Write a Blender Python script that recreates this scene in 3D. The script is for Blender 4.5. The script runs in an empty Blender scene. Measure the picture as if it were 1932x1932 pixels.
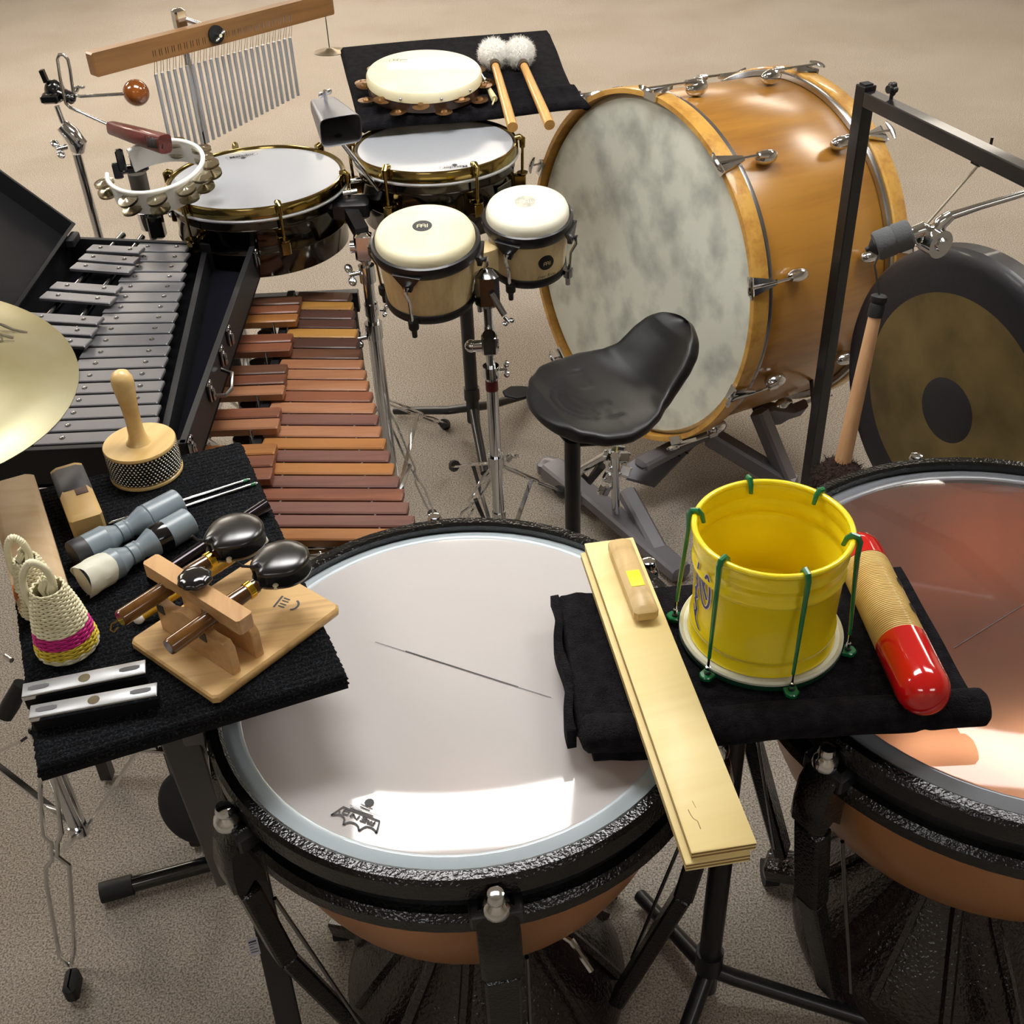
import bpy, math, random
import numpy as np
from mathutils import Vector, Matrix
random.seed(7)
PI = math.pi
C = bpy.context.scene.collection
sc = bpy.context.scene
# ---------------------------------------------------------------- camera
FPX = 2158.0; CU = CV = 966.0
TH = math.radians(36.8); RHO = math.radians(2.66); CAMZ = 1.95
R0 = Vector((1, 0, 0)); U0 = Vector((0, math.sin(TH), math.cos(TH))); FW = Vector((0, math.cos(TH), -math.sin(TH)))
AX = math.cos(RHO) * R0 - math.sin(RHO) * U0
AY = -math.sin(RHO) * R0 - math.cos(RHO) * U0
CP = Vector((0, 0, CAMZ))
cam = bpy.data.objects.new('camera', bpy.data.cameras.new('camera')); C.objects.link(cam)
cam.data.sensor_width = 36; cam.data.lens = 36 * FPX / 1932; cam.data.clip_start = .05
cam.matrix_world = Matrix(((AX.x, -AY.x, -FW.x, 0), (AX.y, -AY.y, -FW.y, 0), (AX.z, -AY.z, -FW.z, CAMZ), (0, 0, 0, 1)))
sc.camera = cam
def ray(u, v): return AX * ((u - CU) / FPX) + AY * ((v - CV) / FPX) + FW
def at(u, v, z): d = ray(u, v); return CP + d * ((z - CAMZ) / d.z)
def aty(u, v, y): d = ray(u, v); return CP + d * (y / d.y)
def atp(u, v, p, n): d = ray(u, v); return CP + d * ((Vector(p) - CP).dot(n) / d.dot(n))
# ---------------------------------------------------------------- world, lights, exposure
w = bpy.data.worlds.new('world'); sc.world = w; w.use_nodes = True
w.node_tree.nodes['Background'].inputs[0].default_value = (1, .97, .92, 1)
w.node_tree.nodes['Background'].inputs[1].default_value = .25
sc.view_settings.view_transform = 'Standard'; sc.view_settings.look = 'None'
sc.view_settings.exposure = 0.03; sc.view_settings.gamma = 1; sc.view_settings.use_curve_mapping = False
N_, W_ = (1, .98, .95), (1, .9, .76)
PANELS = [(-.2, 2.05, .6, 1.12, 21, N_), (1.5, 2.2, .6, 1.12, 13, N_), (-2.4, 2.05, .6, 1.2, 13, N_), (-3.2, 4.4, .6, 1.2, 27, W_), (3.4, 4.4, .6, 1.2, 22, W_), (-1.2, -1.2, .6, 1.2, 6, N_), (1.6, -1.2, .6, 1.2, 6, N_), (0, 6.6, .6, 1.2, 26, W_), (-2.6, 6.8, .6, 1.2, 38, W_), (2.6, 6.8, .6, 1.2, 16, W_), (-1.5, 9.4, .6, 1.2, 34, W_), (1.5, 9.4, .6, 1.2, 20, W_)]
CEIL = 2.9
# ---------------------------------------------------------------- mesh helpers
def lin(h):
    if isinstance(h, str):
        h = h.lstrip('#'); r = [int(h[i:i + 2], 16) / 255 for i in (0, 2, 4)]
    else: r = h
    return tuple((c / 12.92 if c <= .04045 else ((c + .055) / 1.055) ** 2.4) for c in r) + (1,)
def frame(o, z=(0, 0, 1), x=(1, 0, 0)):
    z = Vector(z).normalized(); x = Vector(x); x = x - z * x.dot(z)
    if x.length < 1e-6: x = z.orthogonal()
    x.normalize(); y = z.cross(x)
    return Matrix(((x.x, y.x, z.x, o[0]), (x.y, y.y, z.y, o[1]), (x.z, y.z, z.z, o[2]), (0, 0, 0, 1)))
I4 = Matrix.Identity(4)
def T(x, y, z): return Matrix.Translation((x, y, z))
class MB:
    def __init__(s): s.v = []; s.f = []
    def add(s, vs, fs, M=I4):
        b = len(s.v); s.v += [tuple(M @ Vector(p)) for p in vs]; s.f += [tuple(b + i for i in f) for f in fs]; return s
    def box(s, M, sx, sy, sz, taper=1):
        x, y, z = sx / 2, sy / 2, sz / 2; t = taper
        vs = [(-x, -y, -z), (x, -y, -z), (x, y, -z), (-x, y, -z), (-x * t, -y * t, z), (x * t, -y * t, z), (x * t, y * t, z), (-x * t, y * t, z)]
        return s.add(vs, [(0, 3, 2, 1), (4, 5, 6, 7), (0, 1, 5, 4), (1, 2, 6, 5), (2, 3, 7, 6), (3, 0, 4, 7)], M)
    def rbox(s, M, sx, sy, sz, c):
        # chamfered box as a prism with two inset end rings
        x, y, z = sx / 2, sy / 2, sz / 2; c = min(c, x * .9, y * .9, z * .9)
        def ring(d, h): 
            a, b = x - d, y - d; k = c * .7
            return [(-a + k, -b, h), (a - k, -b, h), (a, -b + k, h), (a, b - k, h), (a - k, b, h), (-a + k, b, h), (-a, b - k, h), (-a, -b + k, h)]
        vs = ring(c, -z) + ring(0, -z + c) + ring(0, z - c) + ring(c, z); fs = [tuple(range(7, -1, -1)), tuple(range(24, 32))]
        for r in range(3):
            for i in range(8): j = (i + 1) % 8; fs.append((r * 8 + i, r * 8 + j, r * 8 + 8 + j, r * 8 + 8 + i))
        return s.add(vs, fs, M)
    def bar(s, p0, p1, w_, h_, up=(0, 0, 1), c=0):
        p0 = Vector(p0); p1 = Vector(p1); d = p1 - p0; M = frame((p0 + p1) / 2, d, Vector(up).cross(d) if Vector(up).cross(d).length > 1e-5 else (1, 0, 0))
        return s.rbox(M, w_, h_, d.length, c) if c else s.box(M, w_, h_, d.length)
    def prism(s, M, poly, z0, z1, c=0):
        n = len(poly)
        if c:
            cx = sum(p[0] for p in poly) / n; cy = sum(p[1] for p in poly) / n
            def inn(p):
                d = math.hypot(p[0] - cx, p[1] - cy) or 1; k = (d - c) / d
                return (cx + (p[0] - cx) * k, cy + (p[1] - cy) * k)
            rings = [([inn(p) for p in poly], z0), (poly, z0 + c), (poly, z1 - c), ([inn(p) for p in poly], z1)]
        else: rings = [(poly, z0), (poly, z1)]
        vs = [(p[0], p[1], h) for r, h in rings for p in r]; fs = [tuple(range(n - 1, -1, -1)), tuple(range((len(rings) - 1) * n, len(rings) * n))]
        for r in range(len(rings) - 1):
            for i in range(n): j = (i + 1) % n; fs.append((r * n + i, r * n + j, (r + 1) * n + j, (r + 1) * n + i))
        return s.add(vs, fs, M)
    def lathe(s, M, prof, n=32, a0=0, a1=2 * PI):
        full = abs(a1 - a0 - 2 * PI) < 1e-6; m = n if full else n + 1
        vs = []; fs = []; idx = []
        for (r, z) in prof:
            if r < 1e-7: idx.append([len(vs)] * m); vs.append((0, 0, z))
            else:
                idx.append(list(range(len(vs), len(vs) + m)))
                for i in range(m): a = a0 + (a1 - a0) * i / n; vs.append((r * math.cos(a), r * math.sin(a), z))
        for k in range(len(prof) - 1):
            A, B = idx[k], idx[k + 1]
            for i in range(n):
                j = (i + 1) % m; f = []
                for q in (A[i], A[j], B[j], B[i]):
                    if q not in f: f.append(q)
                if len(f) > 2: fs.append(tuple(f))
        return s.add(vs, fs, M)
    def tube(s, pts, r, n=8, closed=False, flat=1):
        pts = [Vector(p) for p in pts]; k = len(pts); rs = r if isinstance(r, (list, tuple)) else [r] * k
        vs = []; fs = []; prev = None
        for i, p in enumerate(pts):
            if closed: d = pts[(i + 1) % k] - pts[i - 1]
            else: d = pts[min(i + 1, k - 1)] - pts[max(i - 1, 0)]
            d.normalize()
            x = (prev - d * prev.dot(d)) if prev is not None else d.orthogonal()
            if x.length < 1e-6: x = d.orthogonal()
            x.normalize(); prev = x; y = d.cross(x)
            for j in range(n): a = 2 * PI * j / n; vs.append(tuple(p + (x * math.cos(a) + y * math.sin(a) * flat) * rs[i]))
        for i in range(k if closed else k - 1):
            for j in range(n):
                j2 = (j + 1) % n; i2 = (i + 1) % k; fs.append((i * n + j, i * n + j2, i2 * n + j2, i2 * n + j))
        if not closed: fs += [tuple(range(n - 1, -1, -1)), tuple(range((k - 1) * n, k * n))]
        return s.add(vs, fs)
    def cyl(s, p0, p1, r0, r1=None, n=16): return s.tube([p0, p1], [r0, r0 if r1 is None else r1], n)
    def ball(s, M, r, sx=1, sy=1, sz=1, n=16, m=10, f=None):
        vs = [(0, 0, -r * sz)]
        for i in range(1, m):
            t = -PI / 2 + PI * i / m
            for j in range(n): a = 2 * PI * j / n; vs.append((r * sx * math.cos(t) * math.cos(a), r * sy * math.cos(t) * math.sin(a), r * sz * math.sin(t)))
        vs.append((0, 0, r * sz)); fs = []
        if f: vs = [f(Vector(p)) for p in vs]
        for j in range(n): fs.append((0, 1 + (j + 1) % n, 1 + j)); fs.append((len(vs) - 1, 1 + (m - 2) * n + j, 1 + (m - 2) * n + (j + 1) % n))
        for i in range(m - 2):
            for j in range(n): a = 1 + i * n; j2 = (j + 1) % n; fs.append((a + j, a + j2, a + n + j2, a + n + j))
        return s.add(vs, fs, M)
    def ring(s, M, R, r, n=48, m=8):
        return s.tube([M @ Vector((R * math.cos(2 * PI * i / n), R * math.sin(2 * PI * i / n), 0)) for i in range(n)], r, m, closed=True)
    def ribbon(s, M, pts, w_, h=.0003, f=None):
        n = len(pts); vs = []
        for i in range(n):
            a = Vector(pts[max(i - 1, 0)]); b = Vector(pts[min(i + 1, n - 1)]); d = (b - a); d = d.normalized() if d.length > 0 else Vector((1, 0))
            q = Vector((-d.y, d.x)) * w_ / 2; p = Vector(pts[i])
            vs += [(p.x + q.x, p.y + q.y, h), (p.x - q.x, p.y - q.y, h)]
        if f: vs = [f(p) for p in vs]
        return s.add(vs, [(2 * i, 2 * i + 1, 2 * i + 3, 2 * i + 2) for i in range(n - 1)], M)
    def grid(s, fn, nu, nv, closed_u=False):
        vs = [tuple(fn(i / nu, j / nv)) for j in range(nv + 1) for i in range(nu + (0 if closed_u else 1))]; W_ = nu + (0 if closed_u else 1); fs = []
        for j in range(nv):
            for i in range(nu): i2 = (i + 1) % W_ if closed_u else i + 1; fs.append((j * W_ + i, j * W_ + i2, (j + 1) * W_ + i2, (j + 1) * W_ + i))
        return s.add(vs, fs)
    def build(s, name, m, parent=None, smooth=38, kind=None, label=None, solid=0, bevel=0, sub=0):
        me = bpy.data.meshes.new(name); inv = WM[parent.name].inverted() if parent is not None else I4
        me.from_pydata([tuple(inv @ Vector(p)) for p in s.v] if parent is not None else s.v, [], s.f)
        me.validate(); me.update()
        if smooth: me.shade_smooth(); me.set_sharp_from_angle(angle=math.radians(smooth))
        me.materials.append(m); o = bpy.data.objects.new(name, me); C.objects.link(o)
        if parent is not None: o.parent = parent; WM[o.name] = WM[parent.name]
        else: WM[o.name] = I4
        if solid: q = o.modifiers.new('solid', 'SOLIDIFY'); q.thickness = solid; q.offset = 0
        if bevel: q = o.modifiers.new('bevel', 'BEVEL'); q.width = bevel; q.segments = 2; q.limit_method = 'ANGLE'
        if sub: q = o.modifiers.new('sub', 'SUBSURF'); q.levels = sub; q.render_levels = sub
        if kind: o['kind'] = kind
        if label: o['label'] = label
        return o
WM = {}
def thing(name, label, cat, loc=(0, 0, 0), group=None, M=None):
    o = bpy.data.objects.new(name, None); C.objects.link(o); o.empty_display_size = .05
    M = M if M is not None else Matrix.Translation(Vector(loc)); o.matrix_world = M; WM[o.name] = M.copy()
    o['label'] = label; o['category'] = cat
    if group: o['group'] = group
    return o
def tag(o, label, cat, group=None):
    o['label'] = label; o['category'] = cat
    if group: o['group'] = group
    return o
def origin_to(o, loc):
    d = Vector(loc); o.data.transform(Matrix.Translation(-d)); o.location = d; WM[o.name] = Matrix.Translation(d)
    return o
def text(s_, size, M, mb, f=None, bold=0, shear=0):
    cu = bpy.data.curves.new('t', 'FONT'); cu.body = s_; cu.size = size; cu.align_x = 'CENTER'; cu.align_y = 'CENTER'; cu.offset = bold; cu.shear = shear; cu.resolution_u = 3
    o = bpy.data.objects.new('t', cu); C.objects.link(o); bpy.context.view_layer.update()
    me = bpy.data.meshes.new_from_object(o.evaluated_get(bpy.context.evaluated_depsgraph_get()))
    vs = [tuple(v.co) for v in me.vertices]; fs = [tuple(p.vertices) for p in me.polygons]
    if f: vs = [f(p) for p in vs]
    mb.add(vs, fs, M); bpy.data.objects.remove(o); bpy.data.curves.remove(cu); bpy.data.meshes.remove(me); return mb
def arc(cx, cy, r, a0, a1, n=12, ry=None): return [(cx + r * math.cos(math.radians(a0 + (a1 - a0) * i / n)), cy + (ry or r) * math.sin(math.radians(a0 + (a1 - a0) * i / n))) for i in range(n + 1)]
def circ(r, n=24): return [(r * math.cos(2 * PI * i / n), r * math.sin(2 * PI * i / n)) for i in range(n)]
# ---------------------------------------------------------------- materials
def mat(name, col, rough=.5, metal=0, coat=0, bump=None, var=None, sheen=0, spec=.5, alpha=1, emis=0, coatr=.05):
    m = bpy.data.materials.new(name); m.use_nodes = True; nt = m.node_tree; N = nt.nodes; L = nt.links; b = N['Principled BSDF']
    b.inputs['Base Color'].default_value = lin(col); b.inputs['Roughness'].default_value = rough; b.inputs['Metallic'].default_value = metal
    b.inputs['Coat Weight'].default_value = coat; b.inputs['Coat Roughness'].default_value = coatr; b.inputs['Specular IOR Level'].default_value = spec
    if sheen: b.inputs['Sheen Weight'].default_value = sheen; b.inputs['Sheen Roughness'].default_value = .5
    tc = N.new('ShaderNodeTexCoord')
    if var:
        c2, scale, detail = var[0], var[1], var[2] if len(var) > 2 else 4
        nz = N.new('ShaderNodeTexNoise'); nz.inputs['Scale'].default_value = scale; nz.inputs['Detail'].default_value = detail
        mp = N.new('ShaderNodeMapping'); mp.inputs['Scale'].default_value = var[3] if len(var) > 3 else (1, 1, 1)
        rp = N.new('ShaderNodeValToRGB'); lo, hi = var[4] if len(var) > 4 else (.35, .65)
        rp.color_ramp.elements[0].position = lo; rp.color_ramp.elements[1].position = hi
        rp.color_ramp.elements[0].color = lin(c2); rp.color_ramp.elements[1].color = lin(col)
        L.new(tc.outputs['Object'], mp.inputs[0]); L.new(mp.outputs[0], nz.inputs[0]); L.new(nz.outputs[0], rp.inputs[0]); L.new(rp.outputs[0], b.inputs['Base Color'])
    if bump:
        nz = N.new('ShaderNodeTexNoise'); nz.inputs['Scale'].default_value = bump[0]; nz.inputs['Detail'].default_value = bump[3] if len(bump) > 3 else 3
        bp = N.new('ShaderNodeBump'); bp.inputs['Strength'].default_value = bump[1]; bp.inputs['Distance'].default_value = bump[2]
        L.new(tc.outputs['Object'], nz.inputs[0]); L.new(nz.outputs[0], bp.inputs['Height']); L.new(bp.outputs[0], b.inputs['Normal'])
    return m
def wood(name, c1, c2, ang=0, rough=.45, coat=.2, stretch=12, scale=18, bands=1.0, axis='x', M=None):
    m = mat(name, c1, rough, 0, coat); nt = m.node_tree; N = nt.nodes; L = nt.links; b = N['Principled BSDF']
    tc = N.new('ShaderNodeTexCoord'); m1 = N.new('ShaderNodeMapping'); m2 = N.new('ShaderNodeMapping')
    m1.inputs['Rotation'].default_value = (0, 0, -ang) if M is None else tuple(M.to_3x3().inverted().to_euler())
    s_ = {'x': (1 / stretch, 1, 1), 'y': (1, 1 / stretch, 1), 'z': (1, 1, 1 / stretch)}[axis]; m2.inputs['Scale'].default_value = s_
    nz = N.new('ShaderNodeTexNoise'); nz.inputs['Scale'].default_value = scale; nz.inputs['Detail'].default_value = 5; nz.inputs['Distortion'].default_value = .6
    wv = N.new('ShaderNodeTexNoise'); wv.inputs['Scale'].default_value = scale * 7; wv.inputs['Detail'].default_value = 2
    mx = N.new('ShaderNodeMath'); mx.operation = 'MULTIPLY_ADD'; mx.inputs[1].default_value = .35
    rp = N.new('ShaderNodeValToRGB'); rp.color_ramp.elements[0].position = .55 - .16 * bands; rp.color_ramp.elements[1].position = .75
    rp.color_ramp.elements[0].color = lin(c2); rp.color_ramp.elements[1].color = lin(c1)
    L.new(tc.outputs['Object'], m1.inputs[0]); L.new(m1.outputs[0], m2.inputs[0]); L.new(m2.outputs[0], nz.inputs[0]); L.new(m2.outputs[0], wv.inputs[0])
    L.new(wv.outputs[0], mx.inputs[0]); L.new(nz.outputs[0], mx.inputs[2]); L.new(mx.outputs[0], rp.inputs[0]); L.new(rp.outputs[0], b.inputs['Base Color'])
    return m
chrome = mat('chrome', '#d8dadd', .09, 1)
steel = mat('steel', '#b4b6ba', .25, 1)
darkchrome = mat('dark_chrome', '#8f9094', .15, 1)
brass = mat('brass', '#a08c55', .14, 1)
gold = mat('gold_band', '#e6c34a', .15, 1)
nickel = mat('black_nickel', '#4a4640', .13, 1)
blackm = mat('black_metal', '#17171a', .38, 0, .1)
blackgl = mat('black_gloss', '#101012', .15, 0, .6)
rubber = mat('black_rubber', '#131314', .6)
blackpl = mat('black_plastic', '#1b1b1c', .42, bump=(400, .15, .001))
seatm = mat('seat_black', '#19191a', .42, bump=(900, .25, .0006))
hammer = mat('hammered_black', '#0a0909', .2, 0, 0, bump=(230, .55, .002, 1), coatr=.12)
hammerbr = mat('hammered_brown', '#1d1210', .2, 0, .3, bump=(150, .8, .0035, 1), coatr=.12)
copper_out = mat('copper_outside', '#b98150', .45, .25, .35, var=('#a57043', 2.5, 2), coatr=.2)
copper_in = mat('copper_inside', '#cf946c', .33, .8, 0, var=('#bd8058', 3, 2))
printm = mat('dark_print', '#3a3a3e', .6)
white = mat('white_plastic', '#ecebe6', .35, 0, .2)
cream = mat('cream_skin', '#e4ddbd', .45, 0, .1, var=('#d9d0a8', 9, 3, (1, 1, 1), (.3, .6)))
creamw = mat('white_skin', '#e5e3d2', .45, 0, .1, var=('#dbd7c2', 12, 3, (1, 1, 1), (.3, .6)))
towel = mat('black_towel', '#222025', .95, bump=(420, 1, .008, 3), var=('#131216', 60, 4), spec=.15)
tray_cloth = mat('black_cloth', '#111013', .92, bump=(500, .5, .002, 2), spec=.2)
carpetblk = mat('ribbed_black_carpet', '#33363b', .95, bump=(500, .9, .004, 3), var=('#0b0c0f', 330, 4, (1, 1, 1), (.5, .74)), spec=.15)
redm = mat('red_lacquer', '#c4100f', .12, 0, 1)
yellowm = mat('yellow_paint', '#efd81a', .28, 0, .5)
greenm = mat('green_plastic', '#0c6b3c', .25, 0, .4)
bluem = mat('blue_print', '#3a3a86', .5)
casebl = mat('case_black', '#0f0f12', .6, bump=(700, .3, .0008), spec=.25)
feltbl = mat('felt_black', '#09090d', .95, spec=.1)
caseedge = mat('case_edge', '#1c1c1f', .55, spec=.3)
pvc = mat('grey_pvc', '#7e8b94', .35, 0, .1)
alu = mat('grey_aluminium_bar', '#69686c', .42, .4, 0)
cymm = mat('cymbal_bronze', '#b1ab8c', .34, .95, var=('#a39a70', 6, 3))
jing = mat('jingle_brass', '#8b7c64', .35, .9)
jingn = mat('jingle_nickel', '#c9c2ae', .2, 1)
gongm = mat('gong_bronze', '#9c8a5e', .34, .85, var=('#77694a', 7, 5))
gongb = mat('gong_black', '#15151c', .42, 0, .1, bump=(60, .25, .002))
greycast = mat('grey_cast_metal', '#7c7a80', .4, .5)
cordw = mat('white_cord', '#cfc8b6', .8)
yarnbr = mat('brown_yarn', '#2b1610', .95, bump=(160, 1, .01))
fleece = mat('white_fleece', '#efede6', .95, bump=(200, .8, .006))
timbhead = mat('silver_white_head', '#a3a7ad', .35, 0, .5, coatr=.15)
# floor carpet
fm = mat('carpet_beige', '#9c8c78', .95, bump=(600, .7, .004, 3), spec=.2); nt = fm.node_tree; N = nt.nodes; L = nt.links; tc = N.new('ShaderNodeTexCoord')
n1 = N.new('ShaderNodeTexNoise'); n1.inputs['Scale'].default_value = 260; n1.inputs['Detail'].default_value = 4; n1.inputs['Roughness'].default_value = .6
n2 = N.new('ShaderNodeTexNoise'); n2.inputs['Scale'].default_value = 1.6; n2.inputs['Detail'].default_value = 5
r1 = N.new('ShaderNodeValToRGB'); r1.color_ramp.elements[0].position = .36; r1.color_ramp.elements[1].position = .62; r1.color_ramp.elements[0].color = lin('#6f685f'); r1.color_ramp.elements[1].color = lin('#c8beb3')
r2 = N.new('ShaderNodeValToRGB'); r2.color_ramp.elements[0].position = .3; r2.color_ramp.elements[1].position = .6; r2.color_ramp.elements[0].color = lin('#f0eeea'); r2.color_ramp.elements[1].color = lin('#ffffff')
mx = N.new('ShaderNodeMix'); mx.data_type = 'RGBA'; mx.blend_type = 'MULTIPLY'; mx.inputs[0].default_value = 1
for n_ in (n1, n2): L.new(tc.outputs['Object'], n_.inputs[0])
L.new(n1.outputs[0], r1.inputs[0]); L.new(n2.outputs[0], r2.inputs[0]); L.new(r1.outputs[0], mx.inputs[6]); L.new(r2.outputs[0], mx.inputs[7]); L.new(mx.outputs[2], N['Principled BSDF'].inputs['Base Color'])
def film(name, trans, col, rough, fres=.12):
    m = bpy.data.materials.new(name); m.use_nodes = True; nt = m.node_tree; N = nt.nodes; L = nt.links; N.remove(N['Principled BSDF']); out = N['Material Output']
    tr = N.new('ShaderNodeBsdfTransparent'); tr.inputs[0].default_value = (.96, .96, .97, 1)
    df = N.new('ShaderNodeBsdfDiffuse'); df.inputs[0].default_value = lin(col); tl = N.new('ShaderNodeBsdfTranslucent'); tl.inputs[0].default_value = lin(col)
    m0 = N.new('ShaderNodeMixShader'); m0.inputs[0].default_value = .35; L.new(df.outputs[0], m0.inputs[1]); L.new(tl.outputs[0], m0.inputs[2])
    m1 = N.new('ShaderNodeMixShader'); m1.inputs[0].default_value = trans; L.new(m0.outputs[0], m1.inputs[1]); L.new(tr.outputs[0], m1.inputs[2])
    gl = N.new('ShaderNodeBsdfGlossy'); gl.inputs['Roughness'].default_value = rough; gl.inputs[0].default_value = (1, 1, 1, 1)
    fr = N.new('ShaderNodeFresnel'); fr.inputs[0].default_value = 1.5
    m2 = N.new('ShaderNodeMixShader'); L.new(fr.outputs[0], m2.inputs[0]); L.new(m1.outputs[0], m2.inputs[1]); L.new(gl.outputs[0], m2.inputs[2]); L.new(m2.outputs[0], out.inputs[0])
    return m
head_hazy = film('hazy_drumhead', .18, '#f6f3f2', .06)
head_clear = film('clear_drumhead', .9, '#d8c8c0', .05)
collar_hazy = mat('white_collar', '#c3cfd6', .18, 0, .5)
collar_clear = mat('grey_collar', '#7d8086', .12, 0, .8)
bassskin = mat('mottled_skin', '#dddfd2', .5, 0, .15, var=('#aeb2a9', 9, 7, (1.1, 1.0, .8), (.34, .56)))
# ================================================================ the room
def struct(name, mb, m): o = mb.build(name, m, None, smooth=0); o['kind'] = 'structure'; return o
wallm = mat('wall_paint', '#b9b1a4', .9); ceilm = mat('ceiling_tile', '#c9c7c2', .9, bump=(80, .3, .003))
X0, X1, Y0, Y1 = -5.4, 5.4, -2.2, 12.0
struct('floor', MB().box(T((X0 + X1) / 2, (Y0 + Y1) / 2, -.05), X1 - X0 + .2, Y1 - Y0 + .2, .1), fm)
ceil = struct('ceiling', MB().box(T(0, (Y0 + Y1) / 2, CEIL + .06), X1 - X0 + .2, Y1 - Y0 + .2, .1), ceilm)
struct('wall_left', MB().box(T(X0 - .05, (Y0 + Y1) / 2, CEIL / 2), .1, Y1 - Y0, CEIL), wallm)
struct('wall_right', MB().box(T(X1 + .05, (Y0 + Y1) / 2, CEIL / 2), .1, Y1 - Y0, CEIL), wallm)
struct('wall_back', MB().box(T(0, Y1 + .05, CEIL / 2), X1 - X0, .1, CEIL), wallm)
struct('wall_front', MB().box(T(0, Y0 - .05, CEIL / 2), X1 - X0, .1, CEIL), wallm)
for i, (x, y, sx, sy, e, ec) in enumerate(PANELS):
    pm = bpy.data.materials.new('lamp_diffuser'); pm.use_nodes = True; b = pm.node_tree.nodes['Principled BSDF']
    b.inputs['Base Color'].default_value = (.8, .8, .8, 1); b.inputs['Emission Color'].default_value = ec + (1,); b.inputs['Emission Strength'].default_value = e
    sx, sy = sy, sx
    t = thing('ceiling_light', 'recessed white rectangular ceiling light panel outside the picture', 'ceiling light', (x, y, CEIL), 'ceiling light panels')
    MB().box(T(x, y, CEIL - .004), sx, sy, .008).build('diffuser', pm, t, 0)
    f = MB()
    for s_ in (-1, 1): f.box(T(x + s_ * (sx / 2 + .012), y, CEIL - .006), .024, sy + .048, .02); f.box(T(x, y + s_ * (sy / 2 + .012), CEIL - .006), sx, .024, .02)
    f.build('frame', white, t, 0)

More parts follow.
